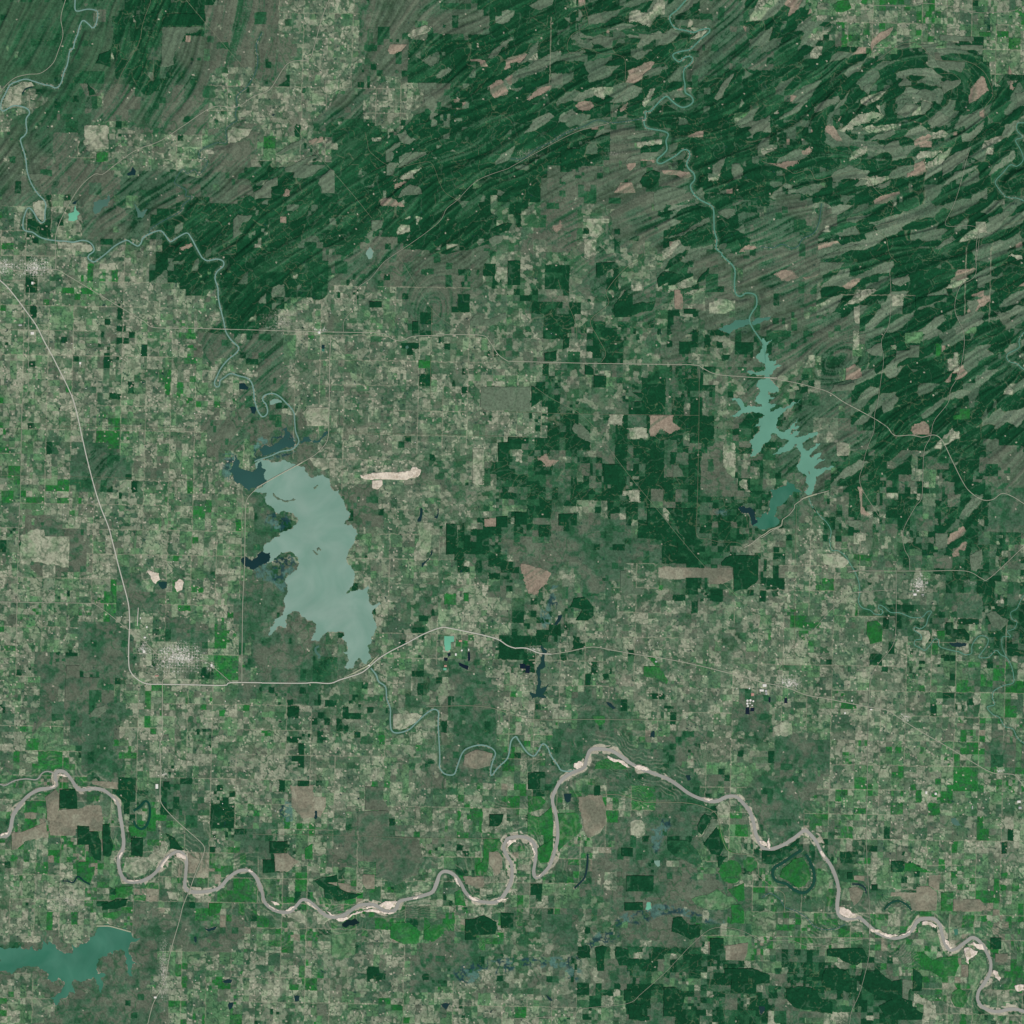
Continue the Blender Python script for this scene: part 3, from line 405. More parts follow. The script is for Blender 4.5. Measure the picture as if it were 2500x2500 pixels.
g|large brown wood at the lower left|@02 490 1160 585 1160 590 1250 740 1250 700 1340 600 1360 560 1440 480 1400
t|large tan prairie with green veins|@02 145 205 325 160 330 208 510 210 505 440 330 410 240 400 145 410
g|brown slanted field with a curved edge|@02 665 1510 700 1475 775 1450 780 1500 730 1535 670 1540
d|dark square grove above the muddy river|@03 1205 145 1250 145 1250 188 1205 188
k|dry pink meadow along the power strip|@22 95 410 160 420 320 480 290 560 240 600 220 650 150 630 110 500
d|large dark rounded plantation in the centre|@22 455 735 485 665 560 655 600 690 632 730 632 795 590 830 500 830 545 750
d|dark pine rectangle near the top of the south centre|@22 52 32 142 35 142 125 52 122
d|dark pine rectangle with light tracks|@22 372 45 510 42 508 130 372 130
d|dark pine wood beside the slanting strip|@22 1025 0 1100 0 1200 120 1290 210 1290 320 1250 330 1240 240 1100 240 1025 120
d|dark pine block right of the slanting strip|@22 1160 0 1390 0 1388 210 1440 260 1350 290 1260 180
d|dark pine block at the right centre|@22 1572 400 1640 348 1848 350 1845 530 1760 600 1665 620 1660 440 1572 425
g|grey bare clearing with a looping track|@22 828 462 872 462 875 510 918 512 915 580 1005 590 1000 640 915 640 830 645
c|yellow-green farm strip in the south centre|@22 1105 430 1200 428 1660 438 1658 520 1560 570 1475 570 1475 525 1105 522
b|bright green square farm field|@22 1105 565 1148 565 1145 608 1105 608
b|vivid green triangle field below the highway|@22 1030 1100 1085 1105 1125 1165 1000 1168 1002 1165 1090 1168
b|large bright green meadow in the south centre|@22 1000 1168 1115 1168 1180 1270 1170 1300 1090 1260 1000 1240
b|green meadow by the wide cleared strip|@22 622 1530 715 1530 715 1580 680 1620 650 1590
b|bright green crop under the river crest|@22 650 1870 735 1845 850 1880 880 1925 700 1925 640 1925
t|cream square field north of the right highway|@32 705 1202 792 1202 790 1290 700 1285
t|tan dissected meadow in the lower right woods|@32 80 1620 150 1570 220 1580 225 1670 140 1680 80 1690
d|dark pine blocks in the right swamp|@32 1356 842 1408 845 1405 890 1440 895 1495 890 1530 930 1530 980 1356 930
b|bright green field beside the right swamp|@32 1285 905 1348 905 1345 975 1300 960
b|wide green meadow below the curving river|@32 775 840 850 830 890 880 885 985 800 1005 770 930
t|tan floodplain meadow in the tight meanders|@32 1130 900 1230 905 1240 960 1200 1020 1170 1000 1180 940
g|grey bare ridge clearing right of the town|@32 1530 350 1620 300 1625 380 1580 470 1540 460
g|pale ridge clearing near the right edge roads|@32 1650 780 1720 760 1760 800 1820 830 1760 900 1700 880
g|grey smooth clearing with a ring track|@32 1275 185 1368 190 1365 285 1300 300 1278 270
g|grey patch north of the right town road|@32 620 90 725 88 740 130 700 150 640 130
t|pale block pasture with two halves|@32 675 180 765 182 765 240 715 245 715 268 675 265
t|big cream meadow inside the right river bend|@32 440 340 530 335 600 360 640 400 600 440 530 440 450 400
c|pinkish brown ploughed field by the first river bends|@03 330 260 410 200 436 240 436 345 410 430 345 430 345 350
d|deep green crop square by the first river bends|@03 440 205 555 200 570 260 572 345 436 345
c|wide brown ploughed fields in the left bottomland|@03 440 350 570 345 650 308 750 315 765 400 755 510 660 510 655 470 570 470 565 545 480 545 370 540 355 440
c|rosy ploughed corner at the left edge bottomland|@03 85 520 160 515 250 480 340 440 345 545 280 570 190 590 130 640 85 650
d|deep green crop fields of the left bottomland|@03 570 475 660 475 660 512 725 515 748 600 745 730 700 720 655 665 655 610 570 610
d|dark green crop strip beside the inner bend|@03 757 460 805 458 815 540 835 610 820 690 800 700 760 690 755 560
b|green L shaped crop field left of the river|@03 565 735 655 735 655 780 700 770 695 830 660 910 565 860
c|tan field east of the first muddy bends|@03 675 140 875 140 870 200 790 195 750 185 680 165
b|green field right of the inner bend|@03 950 465 1085 470 1080 515 1078 555 970 555 945 500
d|dark green rectangle crop in the second loop|@03 965 560 1055 560 1052 698 970 690
t|pale speckled meadow inside the second loop|@03 925 700 1000 700 1090 700 1180 640 1190 580 1240 590 1230 650 1160 740 1080 820 980 850 900 810
b|bright green field beside the small oxbow|@03 1110 335 1148 340 1148 510 1085 510 1090 440 1108 390
c|rosy brown field north of the river bridge|@03 1385 670 1470 725 1435 820 1385 822
d|deep green riverside crop wedge|@03 1220 525 1290 560 1360 650 1310 650 1250 640 1255 590
b|green fields below the left dam road|@03 850 920 978 915 975 970 930 1000 850 1000
d|dark green meadow above the dam|@03 750 1050 800 1035 870 1010 945 1010 930 1060 860 1085 755 1095
b|green meadow just above the dam|@03 760 1110 900 1095 890 1130 840 1165 760 1145
b|wide green field north of the lower reservoir woods|@03 1540 1040 1640 1040 1620 1110 1540 1140
t|cream fan meadow beside the bridge road|@03 1225 952 1320 955 1320 1020 1260 1025
d|deep green square crop on the river's left|@13 65 720 153 720 153 815 65 820
d|green quarter crop beneath the farm road|@13 115 585 250 585 245 670 115 675
c|grey-brown contoured field beside the green quarter|@13 140 672 245 672 330 735 250 810 155 810 155 740
b|vivid green narrow field|@13 375 640 432 600 432 720 375 715
d|dark green crop spread north of the middle river|@13 440 880 530 850 610 830 620 880 540 890 615 915 690 960 800 975 620 1030 520 1000 520 940
c|pinkish bar in the dark green crops|@13 533 885 612 885 612 915 560 918 535 908
c|grey ploughed wedge beside the dark crops|@13 614 888 700 900 790 970 700 960 640 950
c|grey square field with brown tint|@13 802 828 890 830 890 935 830 935 802 900
g|large brown upland wood in the bottom centre|@13 765 365 995 360 995 545 1200 560 1260 720 1210 830 1040 910 900 850 900 735 810 730 805 545 765 500
g|dark brown wood above the bottom centre|@13 820 180 955 185 955 280 1000 360 820 355
c|brown woodland block in the left bottom centre|@13 265 170 440 170 440 255 530 260 530 330 490 400 350 420 280 330
b|broad green meadow under the middle river|@13 1005 1185 1150 1180 1230 1250 1210 1340 1110 1345 1005 1300
b|green arrow field right of the broad meadow|@13 1250 1250 1320 1195 1400 1185 1400 1270 1320 1330 1250 1310
e|striped green plain under the black lake|@13 572 1260 750 1235 752 1420 640 1460 570 1440
b|green field left of the big river loop|@13 1480 960 1520 940 1565 1065 1480 1055
c|rosy field left of the big river loop|@13 1540 842 1690 842 1700 900 1690 935 1560 900
c|tan field at the loop entrance|@13 1730 665 1800 660 1830 700 1830 770 1810 820 1775 840 1760 790 1730 750
b|bright green blocks above the loop entrance|@13 1690 570 1800 565 1830 600 1810 650 1730 665 1730 740 1725 800 1640 800 1640 760 1690 730
d|deep green quarter above the bright blocks|@13 1735 385 1840 385 1830 440 1800 475 1735 475
d|dark pine block southwest of the swamp|@13 1557 1160 1700 1130 1790 1180 1780 1270 1640 1280 1640 1310 1557 1315
d|dark pine square near the dark swamp block|@13 1820 1110 1915 1115 1912 1220 1820 1225
t|sandy meadow strip along the middle river|@13 440 1100 500 1130 560 1160 520 1195 470 1195
t|long tan riverside field under the middle river|@13 215 1120 340 1095 380 1140 380 1200 330 1185
c|large pale brown meadow island|@23 515 260 600 240 690 245 720 330 720 460 680 520 590 560 560 500 550 420 520 360
b|deep green meadow inside the great loop|@23 360 380 510 370 530 400 550 480 520 530 430 600 370 660 365 560 375 470
b|green striped meadow left of the great loop|@23 145 380 230 405 320 330 335 460 330 540 250 540 145 530
b|green point meadow under the great loop|@23 215 640 300 590 340 545 330 650 300 740 240 745 220 710
d|dark green crop squares left of the great loop|@23 148 80 240 75 240 200 148 202
b|green crop block beside the great loop|@23 145 250 240 250 280 290 240 350 150 375
b|circular green and tan pivot field|@23 1548 810 1560 765 1595 730 1640 715 1685 725 1720 760 1732 805 1720 855 1690 885 1640 902 1590 888 1560 855
b|smaller bright green pivot field|@23 1733 720 1770 700 1815 705 1838 745 1835 785 1800 815 1760 815 1732 780 1725 745
d|dark green field ring around the pivots|@23 1545 700 1620 695 1590 725 1550 780
b|deep green levee field strip|@23 1560 460 1580 520 1620 640 1660 665 1640 672 1600 640 1565 560 1550 500
d|slanted deep green crop by the levee|@23 1395 470 1450 380 1500 400 1460 490 1430 540 1400 510
d|slanted deep green crop right of its neighbour|@23 1450 590 1540 480 1560 540 1590 620 1560 690 1500 680 1440 610
g|tan slanted crop between green ones|@23 1505 400 1550 440 1470 560 1450 590 1430 550 1480 470
t|pale meadow tongue below the river crest|@23 1530 330 1570 285 1620 290 1640 350 1620 410 1590 440 1550 390
f|wide striped dark meadow in the swamp|@23 1170 575 1320 575 1400 660 1440 740 1380 760 1240 700 1180 650
d|dark pine rectangle in the southern farms|@23 872 838 1075 838 1073 955 870 955
d|dark green pine square near the swamp|@23 835 632 922 635 920 700 835 695
t|pale rounded pasture near two ponds|@23 900 450 935 425 985 430 1015 490 1000 545 960 562 905 540
d|dark pine square by the fan meadow|@23 858 1035 995 1032 995 1092 860 1098
d|dark pine plantation south of the fan meadow|@23 1215 1150 1280 1140 1340 1200 1420 1200 1418 1290 1340 1310 1290 1280 1250 1260 1205 1250
e|pale fan meadow with sandy rings|@23 1450 980 1540 935 1660 1000 1690 1040 1600 1090 1500 1090 1400 1060 1350 1010
b|bright green meadow right of the fan|@23 1640 1050 1720 1050 1740 1100 1740 1190 1640 1195 1650 1130
b|green meadow below the pivots|@23 1620 940 1740 890 1745 1020 1700 1030 1650 980
d|tall dark pine stand near the bottom centre|@23 640 1370 700 1350 735 1370 710 1440 710 1540 660 1540 650 1450
d|dark pine stand right of the cream clearings|@23 800 1360 890 1385 890 1450 965 1450 970 1500 820 1500 790 1400
d|dark pine block at the far bottom centre|@23 878 1780 993 1785 990 1870 1045 1875 1045 1905 890 1895
d|tall dark pine rectangle near the bottom road|@23 856 1678 910 1680 908 1765 856 1760
d|large dark pine square at the bottom|@23 1148 1660 1230 1660 1300 1700 1280 1880 1145 1875
d|dark pine forest of the lower right centre|@23 1595 1520 1800 1520 1930 1570 1930 1630 1830 1640 1830 1710 1640 1705 1650 1600 1600 1590
d|dark pine panel of the lower right centre|@23 1488 1300 1590 1300 1590 1400 1550 1430 1488 1420
c|brown ploughed square beside the pine wood|@23 1595 1355 1770 1330 1765 1400 1740 1465 1595 1460
c|wide rosy ploughed field in the right bottomland|@33 948 960 1130 955 1135 915 1228 915 1290 960 1290 1040 1285 1095 1110 1095 1090 1030 1020 990 948 990
c|tall rosy ploughed panel|@33 1230 828 1315 828 1315 950 1275 940 1228 910
c|grey ploughed plain at the right bottomland|@33 1410 1010 1500 1010 1600 1010 1690 1090 1690 1100 1410 1100
b|bright green field between ploughed plains|@33 1320 960 1410 960 1410 1008 1365 1012 1360 1050 1405 1055 1405 1100 1320 1100
d|deep green crop at the farm road corner|@33 952 728 1040 728 1040 812 952 812
b|long bright green strip field|@33 1045 740 1110 740 1180 780 1300 815 1110 812 1045 812
d|small dark green square crop|@33 628 812 670 812 670 865 628 862
d|dark green square crop by the crossroads|@33 808 902 853 905 853 950 808 948
c|rosy plot by the crescent lake|@33 675 835 755 840 755 880 680 870
c|tan meadow in the river elbow|@33 640 930 700 920 750 950 720 1020 680 1060 650 1000
b|deep green meadow ringed by the horseshoe lake|@33 150 790 230 720 300 700 345 770 355 860 320 910 270 930 200 880 130 850
d|deep green crops above the horseshoe lake|@33 0 650 100 655 200 620 280 560 270 610 180 680 90 760 0 740
e|tan-green meadow right of the horseshoe lake|@33 400 790 480 810 498 870 490 960 440 1010 330 980 390 930 400 860
b|green rounded field under the lower river|@33 1145 1400 1200 1410 1260 1460 1310 1440 1440 1420 1455 1500 1420 1580 1320 1590 1240 1540 1170 1490
e|meadow island in the lower right loop|@33 1150 1220 1230 1200 1290 1260 1330 1370 1250 1350 1180 1290
e|green meadow in the last big bend|@33 1520 1500 1600 1400 1650 1440 1660 1540 1600 1630 1560 1700 1520 1620
b|green circular meadow near the last bend|@33 1400 1700 1450 1665 1500 1690 1520 1750 1480 1810 1420 1800 1395 1750
d|dark pine forest at the lower right|@33 470 1520 560 1515 620 1540 700 1600 700 1700 640 1700 560 1680 470 1690 440 1620
d|dark pine block right of the lower right road|@33 740 1530 850 1540 960 1620 1030 1600 1035 1740 900 1740 800 1700 720 1640
d|dark pine panel at the lower right road|@33 1115 1520 1185 1580 1180 1690 1110 1690
g|brown narrow clearing between dark pines|@33 1035 1600 1108 1610 1080 1690 1075 1780 1035 1775
d|dark pine forest by the bottom edge right|@33 860 1800 1020 1730 1110 1760 1110 1800 1190 1850 1180 1900 980 1900 900 1870
d|dark pine tract left of the lower right road|@33 180 1670 270 1650 400 1680 430 1740 520 1770 520 1860 330 1830 240 1810 180 1740
t|cream twin farm squares at the lower right|@33 760 1860 830 1862 828 1915 765 1912
t|cream pasture under the right road junction|@33 1115 1700 1180 1740 1290 1790 1285 1900 1195 1900 1190 1790 1112 1780
d|dark pine plots under the lower right bridge|@33 480 1380 640 1370 740 1370 780 1440 700 1500 560 1440 480 1430
d|deep green square field right of the last bridge|@33 1685 1295 1765 1295 1765 1380 1685 1382
c|tan plot at the lower right farm grid|@33 1720 1412 1812 1412 1810 1480 1720 1475
b|green field right of the small dark pond|@33 1160 1105 1250 1102 1250 1140 1160 1142
"""
SANDBARS = """
@33 565 1065 600 1070 660 1110 700 1140 650 1148 600 1140 570 1110
@33 800 1225 840 1235 900 1260 960 1275 1010 1275 960 1290 890 1275 830 1255 800 1245
@33 1010 1285 1060 1265 1105 1230 1090 1255 1050 1275
@33 1180 1180 1240 1178 1290 1210 1280 1225 1230 1200 1180 1195
@33 1345 1300 1375 1320 1400 1370 1385 1378 1355 1340
@33 1510 1345 1560 1325 1620 1340 1640 1385 1600 1380 1550 1350
@33 1490 1370 1530 1365 1590 1395 1580 1420 1530 1450 1520 1490 1500 1470 1495 1420
@33 0 580 25 590 40 615 20 620 0 610
@33 430 650 450 665 478 715 460 710 440 690
@33 1700 1535 1740 1550 1760 1590 1750 1615 1720 1590
@33 1860 1650 1930 1640 1932 1680 1880 1690
@23 0 580 70 570 30 595 0 610
@23 150 580 175 600 190 640 196 700 180 650 160 610
@23 205 838 250 822 235 840 215 848
@23 490 10 530 0 545 20 515 50 485 35
@22 490 1880 530 1862 555 1890 510 1925 485 1910
@22 732 1822 790 1850 880 1890 920 1915 850 1895 760 1860 735 1840
@22 910 1900 980 1895 1000 1920 950 1922
@23 940 28 1000 30 1040 62 1000 60 950 45
@23 1420 262 1480 265 1510 280 1460 282
@23 1850 580 1890 590 1910 625 1870 615
@23 1925 560 1932 600 1932 640 1910 630
@13 1862 590 1932 570 1932 590 1890 610 1865 640
@13 1580 975 1620 1000 1660 1025 1610 1020 1585 995
@13 1790 1025 1830 1005 1880 1000 1850 1020 1810 1032
@13 920 1050 980 1025 1055 1025 1040 1060 1000 1090 950 1070
@13 790 1070 840 1062 900 1078 860 1075 800 1082
@13 560 1110 600 1135 560 1130 530 1100
@13 230 1095 260 1075 300 1065 270 1095 245 1100
@13 385 1030 440 1065 470 1090 430 1070 395 1050
@13 120 1025 180 1040 190 1055 150 1055
@13 100 1040 150 1078 190 1098 150 1090 110 1065
@13 600 1160 680 1140 760 1100 850 1085 940 1100 1040 1112 960 1118 850 1105 760 1120 690 1160 620 1172
@13 1470 840 1500 880 1520 920 1495 900 1475 865
@13 1170 1010 1200 990 1225 992 1200 1010
@03 410 95 440 82 480 92 500 110 460 100 430 100
@03 360 190 395 170 405 135 410 175 385 190
@03 820 255 845 270 850 295 830 280
@03 875 705 885 670 905 660 890 690 880 720
@03 1180 775 1215 715 1250 685 1225 735 1195 780
@03 1290 680 1330 668 1365 690 1372 730 1340 705 1300 700
@03 1800 790 1840 788 1865 812 1830 802
@03 0 540 50 520 65 505 55 535 10 548
@03 930 865 980 872 1040 870 1000 880 950 880
@03 600 190 680 188 700 194 640 200
"""
# ---------------------------------------------------------------- survey helpers
F = np.float32
ORG = (0, 620, 1240, 1860)
def sheet(s):
    out = []; tx = ty = 0; nums = []
    for tok in s.split():
        if tok[0] == '@': tx, ty = int(tok[1]), int(tok[2]); continue
        nums.append(float(tok))
        if len(nums) == 2:
            out.append((ORG[tx]+nums[0]/3.019, ORG[ty]+nums[1]/3.019)); nums = []
    return out
def smooth_line(p, step=3.0):
    p = np.array(p, float); q = np.vstack([2*p[0]-p[1], p, 2*p[-1]-p[-2]]); out = []
    for i in range(1, len(q)-2):
        a, b, c, d = q[i-1], q[i], q[i+1], q[i+2]
        n = max(1, int(np.hypot(*(c-b))/step))
        t = (np.arange(n)/n)[:, None]
        out.append(.5*((2*b)+(c-a)*t+(2*a-5*b+4*c-d)*t*t+(3*b-a-3*c+d)*t**3))
    out.append(p[-1:]); return np.vstack(out)
def ragged(poly, rough, rnd, keep_axis=True, step=4.0):
    """break the edges of an outline up by midpoint displacement; survey-line edges stay straight"""
    out = []; n = len(poly)
    for i in range(n):
        a, b = np.array(poly[i]), np.array(poly[(i+1) % n]); d = b-a; L = math.hypot(*d)
        if L < .01: continue
        axis = keep_axis and min(abs(d[0]), abs(d[1])) < .09*L
        def rec(a, b, L, amp):
            if L < step: out.append(tuple(a)); return
            d = b-a; m = (a+b)/2+np.array([-d[1], d[0]])*rnd.uniform(-amp, amp)
            rec(a, m, L/2, amp); rec(m, b, L/2, amp)
        rec(a, b, L, .015 if axis else .10*rough)
    return out
_T = np.random.RandomState(11).rand(8, 256, 256).astype(F)
def vn(x, y, k=0):
    x = np.asarray(x, F); y = np.asarray(y, F)
    xf = np.floor(x); yf = np.floor(y); fx = x-xf; fy = y-yf
    xi = xf.astype(np.int32); yi = yf.astype(np.int32); T = _T[k % 8]
    fx = fx*fx*(3-2*fx); fy = fy*fy*(3-2*fy)
    x0 = xi & 255; x1 = (xi+1) & 255; y0 = yi & 255; y1 = (yi+1) & 255
    a = T[y0, x0]; b = T[y0, x1]; c = T[y1, x0]; d = T[y1, x1]
    a = a+(b-a)*fx; c = c+(d-c)*fx
    return a+(c-a)*fy
def fbm(x, y, k=0, o=4):
    s = 0; a = .5; t = 0
    for i in range(o):
        s = s+a*vn(x*2**i+17.3*i+k*3.1, y*2**i+9.7*i, k+i); t += a; a *= .5
    return s/t
def hsh(i, j, k=0):
    h = (np.floor(i*2).astype(np.int64)*374761393+np.floor(j*2).astype(np.int64)*668265263+k*982451653) & 0xffffffff
    h = ((h ^ (h >> 13))*1274126177) & 0xffffffff
    h = (h ^ (h >> 16)) & 0xffffff
    return (h/float(0x1000000)).astype(F)
def sst(a, b, x):
    t = np.clip((x-a)/(b-a), 0, 1); return t*t*(3-2*t)
def mix(A, B, t): return A+(B-A)*t[..., None]
def lin(rgb):
    c = np.array(rgb, float)/255; return np.where(c <= .04045, c/12.92, ((c+.055)/1.055)**2.4).astype(F)
# coarse lattice (2 px) that carries masks, ridge grain and river distance
CS = 2.0; C0 = -90.0; CN = 1341
_cx = (C0+np.arange(CN)*CS).astype(F)
CX, CY = np.meshgrid(_cx, _cx)
def samp(A, x, y):
    u = np.clip((x-C0)/CS, 0, CN-1.001); v = np.clip((y-C0)/CS, 0, CN-1.001)
    ui = u.astype(np.int32); vi = v.astype(np.int32); fu = u-ui; fv = v-vi
    a = A[vi, ui]; b = A[vi, ui+1]; c = A[vi+1, ui]; d = A[vi+1, ui+1]
    return (a*(1-fu)+b*fu)*(1-fv)+(c*(1-fu)+d*fu)*fv
def blur(A, r, n=2):
    for _ in range(n):
        for ax in (0, 1):
            P = np.concatenate([np.repeat(np.take(A, [0], ax), r+1, ax), A, np.repeat(np.take(A, [-1], ax), r, ax)], ax)
            S = np.cumsum(P, axis=ax, dtype=np.float64); w = 2*r+1; n_ = A.shape[ax]
            A = ((np.take(S, np.arange(w, w+n_), ax)-np.take(S, np.arange(0, n_), ax))/w).astype(F)
    return A
def fill(mask, poly, val=1.0, x0=C0, s=CS):
    P = np.array(poly); N = mask.shape[0]
    a = max(0, int((P[:, 0].min()-x0)/s)-1); b = min(N, int((P[:, 0].max()-x0)/s)+2)
    c = max(0, int((P[:, 1].min()-x0)/s)-1); d = min(N, int((P[:, 1].max()-x0)/s)+2)
    if b <= a or d <= c: return
    X = x0+np.arange(a, b)*s; Y = x0+np.arange(c, d)*s
    ins = np.zeros((d-c, b-a), bool)
    for i in range(len(P)):
        (xa, ya), (xb, yb) = P[i], P[(i+1) % len(P)]
        if ya == yb: continue
        r = np.nonzero((Y >= min(ya, yb)) & (Y < max(ya, yb)))[0]
        if len(r) == 0: continue
        xc = xa+(Y[r]-ya)*(xb-xa)/(yb-ya)
        ins[r] ^= X[None, :] > xc[:, None]
    mask[c:d, a:b][ins] = val
def stroke(mask, line, w, val=1.0):
    for (x, y) in line:
        r = w/2; a = int((x-r-C0)/CS); b = int((x+r-C0)/CS)+2; c = int((y-r-C0)/CS); d = int((y+r-C0)/CS)+2
        if a < 0 or c < 0 or b > CN or d > CN: continue
        sub = (CX[c:d, a:b]-x)**2+(CY[c:d, a:b]-y)**2 <= (r+.7)**2
        mask[c:d, a:b][sub] = val
# ---------------------------------------------------------------- land cover
TYPES = "PQGHATWDRE"
CLS = "dfghtebkc"
#        d    f    g    h    t    e    b    k    c
WT = {'P': (.62, .16, .12, .06, .02, .01, 0, .01, 0), 'Q': (.60, .12, .15, .08, .02, .005, 0, .025, 0),
      'G': (.12, .36, .36, .10, .03, .02, .01, 0, 0), 'H': (.03, .12, .30, .45, .08, .02, 0, 0, 0),
      'A': (.008, .06, .28, .12, .26, .25, .022, 0, 0), 'T': (.02, .05, .25, .12, .44, .11, .01, 0, 0),
      'W': (.15, .22, .30, .17, .14, .02, 0, .0, 0), 'D': (.44, .13, .21, .11, .08, .02, 0, .01, 0),
      'R': (.06, .12, .17, .04, .13, .22, .23, 0, .03), 'E': (.03, .10, .20, .05, .20, .31, .11, 0, 0)}
PAL = {'d': (10, 64, 36), 'f': (34, 84, 52), 'g': (66, 96, 72), 'h': (90, 99, 81), 't': (153, 156, 131), 'e': (86, 126, 84),
       'b': (34, 106, 46), 'k': (143, 129, 110), 'c': (128, 124, 104)}
PALL = np.array([lin(PAL[c]) for c in CLS], F)
KCUM = np.array([np.cumsum(WT[t]) for t in TYPES], F)
tmap = np.array([[TYPES.index(c) for c in row] for row in CTRL], np.int8)
for row in CTRL: assert len(row) == 25, row
def ttype(x, y):
    jx = (vn(x/60, y/60, 3)-.5)*90; jy = (vn(x/60, y/60, 4)-.5)*90
    t = tmap[np.clip(((y+jy)//100), 0, 24).astype(int), np.clip(((x+jx)//100), 0, 24).astype(int)]
    fp = samp(DR, x, y)+(vn(x/45, y/45, 6)-.5)*90 < 85
    return np.where(fp & (t > 2), 8, t)
# ridge direction field, from hand-read grain angles
def grain_angle():
    st = 8; gx, gy = CX[::st, ::st], CY[::st, ::st]; c = np.zeros_like(gx); s = np.zeros_like(gx)
    for (x, y, a) in GRAIN:
        w = 1/(((gx-x)**2+(gy-y)**2)/1e4+.15)**2; c += w*math.cos(2*math.radians(a)); s += w*math.sin(2*math.radians(a))
    n = np.hypot(c, s); c /= n; s /= n
    # the oval basin near the top right: grain follows nested ovals
    for (ex, ey, rx, ry, rot, wt) in ((2205, 255, 230, 130, 18, 1.), (2085, 295, 110, 55, 20, .45), (1470, 100, 120, 36, 2, .8), (1060, 760, 90, 120, 0, .7), (2045, 880, 90, 60, 30, .8)):
        r = math.radians(rot); dx = gx-ex; dy = -(gy-ey); u = dx*math.cos(r)+dy*math.sin(r); v = -dx*math.sin(r)+dy*math.cos(r)
        d = np.sqrt((u/rx)**2+(v/ry)**2)+1e-3; tu = -v/ry**2; tv = u/rx**2; tx = tu*math.cos(r)-tv*math.sin(r); ty = tu*math.sin(r)+tv*math.cos(r)
        a = np.arctan2(ty, tx); w = wt*sst(1.35, .8, d); c = c*(1-w)+np.cos(2*a)*w; s = s*(1-w)+np.sin(2*a)*w
    up = lambda A: np.stack([np.interp(np.arange(CN), np.arange(0, CN, st), r) for r in np.stack([np.interp(np.arange(CN), np.arange(0, CN, st), col) for col in A.T]).T])
    return (.5*np.arctan2(up(s), up(c))).astype(F)
ANG = grain_angle()+((vn(CX/55, CY/55, 5)-.5)*.45).astype(F)
DX = np.cos(ANG); DY = -np.sin(ANG)
def lic(src, n, stp):
    acc = src.copy(); wsum = 1.0
    for sg in (1, -1):
        px = (CX-C0)/CS; py = (CY-C0)/CS; lx = DX*sg; ly = DY*sg
        for k in range(n):
            px = px+lx*stp; py = py+ly*stp
            xi = np.clip(px+.5, 0, CN-1).astype(np.int32); yi = np.clip(py+.5, 0, CN-1).astype(np.int32)
            nx = DX[yi, xi]; ny = DY[yi, xi]; f = np.where(nx*lx+ny*ly < 0, -1, 1).astype(F); lx = nx*f; ly = ny*f
            w = 1-(k/n)**2*.8; acc = acc+src[yi, xi]*w; wsum += w
    acc /= wsum; acc -= acc.mean(); acc /= acc.std(); return acc.astype(F)
_r = np.random.RandomState(5)
L1 = lic(_r.rand(CN, CN).astype(F), 13, 1.6)
L2 = lic(blur(_r.rand(CN, CN).astype(F), 1, 2), 20, 2.4)
L3 = lic(blur(_r.rand(CN, CN).astype(F), 4, 2), 20, 4.0)
# rivers
RL = [(n, l, w, smooth_line(sheet(s))) for (n, l, w, s) in RIVERS]
OL = [(n, l, w, c, smooth_line(sheet(s))) for (n, l, w, c, s) in OXBOWS]
RD = [(n, l, w, smooth_line(sheet(s), 4)) for (n, l, w, s) in ROADS]
rng = random.Random(4)
WL = [(n, c, l, ragged(sheet(s), r, rng, False, 2.2)) for (n, c, r, l, s) in WATER]
PL = []
for row in PATCH.strip().split('\n'):
    c, l, s = row.split('|'); c = 'h' if c == 'g' and 'wood' in l.split() and 'clearing' not in l else c; rg = {'d': .8, 'f': .8, 'g': 1., 'h': 1., 'k': 1., 't': 1.3, 'b': .5, 'e': .8, 'c': .4, 'w': 1.6}[c]
    PL.append((c, l, ragged(sheet(s), rg, rng, True, 4.0)))
SL = [ragged(sheet(s), 1.6, rng, False, 3.0) for s in SANDBARS.strip().split('\n')]
# distance to the muddy river, on the coarse lattice
def dist_field(line, st=3):
    gx = CX[::st, ::st].ravel(); gy = CY[::st, ::st].ravel(); d = np.full(gx.shape, 1e9, F); P = line[::2].astype(F); sd = np.zeros(gx.shape, F)
    for (x, y) in P: d = np.minimum(d, (gx-x)**2+(gy-y)**2)
    m = int(math.ceil(CN/st)); A = np.sqrt(d).reshape(m, m)
    xs = np.arange(0, CN, st); A = np.stack([np.interp(np.arange(CN), xs, r) for r in A]); A = np.stack([np.interp(np.arange(CN), xs, c) for c in A.T]).T
    return A.astype(F)
DR = dist_field([r for r in RL if r[2] > 7][0][3])
WM = np.zeros((CN, CN), F)            # open water
for w in WL: fill(WM, w[3])
for r in RL: stroke(WM, r[3], r[2])
for r in OL: stroke(WM, r[4], r[2])
RIP = np.zeros((CN, CN), F)           # riverside woods
for r in RL: stroke(RIP, r[3], r[2]+(9 if r[2] > 7 else 8))
for r in OL: stroke(RIP, r[4], r[2]+7)
RIP = blur(RIP, 1)
_n = (blur(WM, 3, 1) > .01).astype(F)
for r in RL: stroke(_n, r[3], r[2]+(10 if r[2] > 2.4 else 6))
for r in OL: stroke(_n, r[4], r[2]+9)
NEAR = blur(_n, 4, 2)
SHORE = blur(WM, 1, 1)
PM = np.zeros((CN, CN), F)            # parcels traced one by one
for p in PL: fill(PM, p[2])
TC = tmap[np.clip((CY//100), 0, 24).astype(int), np.clip((CX//100), 0, 24).astype(int)]
HILL = blur(np.isin(TC, [0, 1]).astype(F)+(.8*(TC == 2)+.6*(TC == 3)*(CY < 620)+.35*(TC == 4)*(CY < 560))*(CY < 1180), 22, 2)
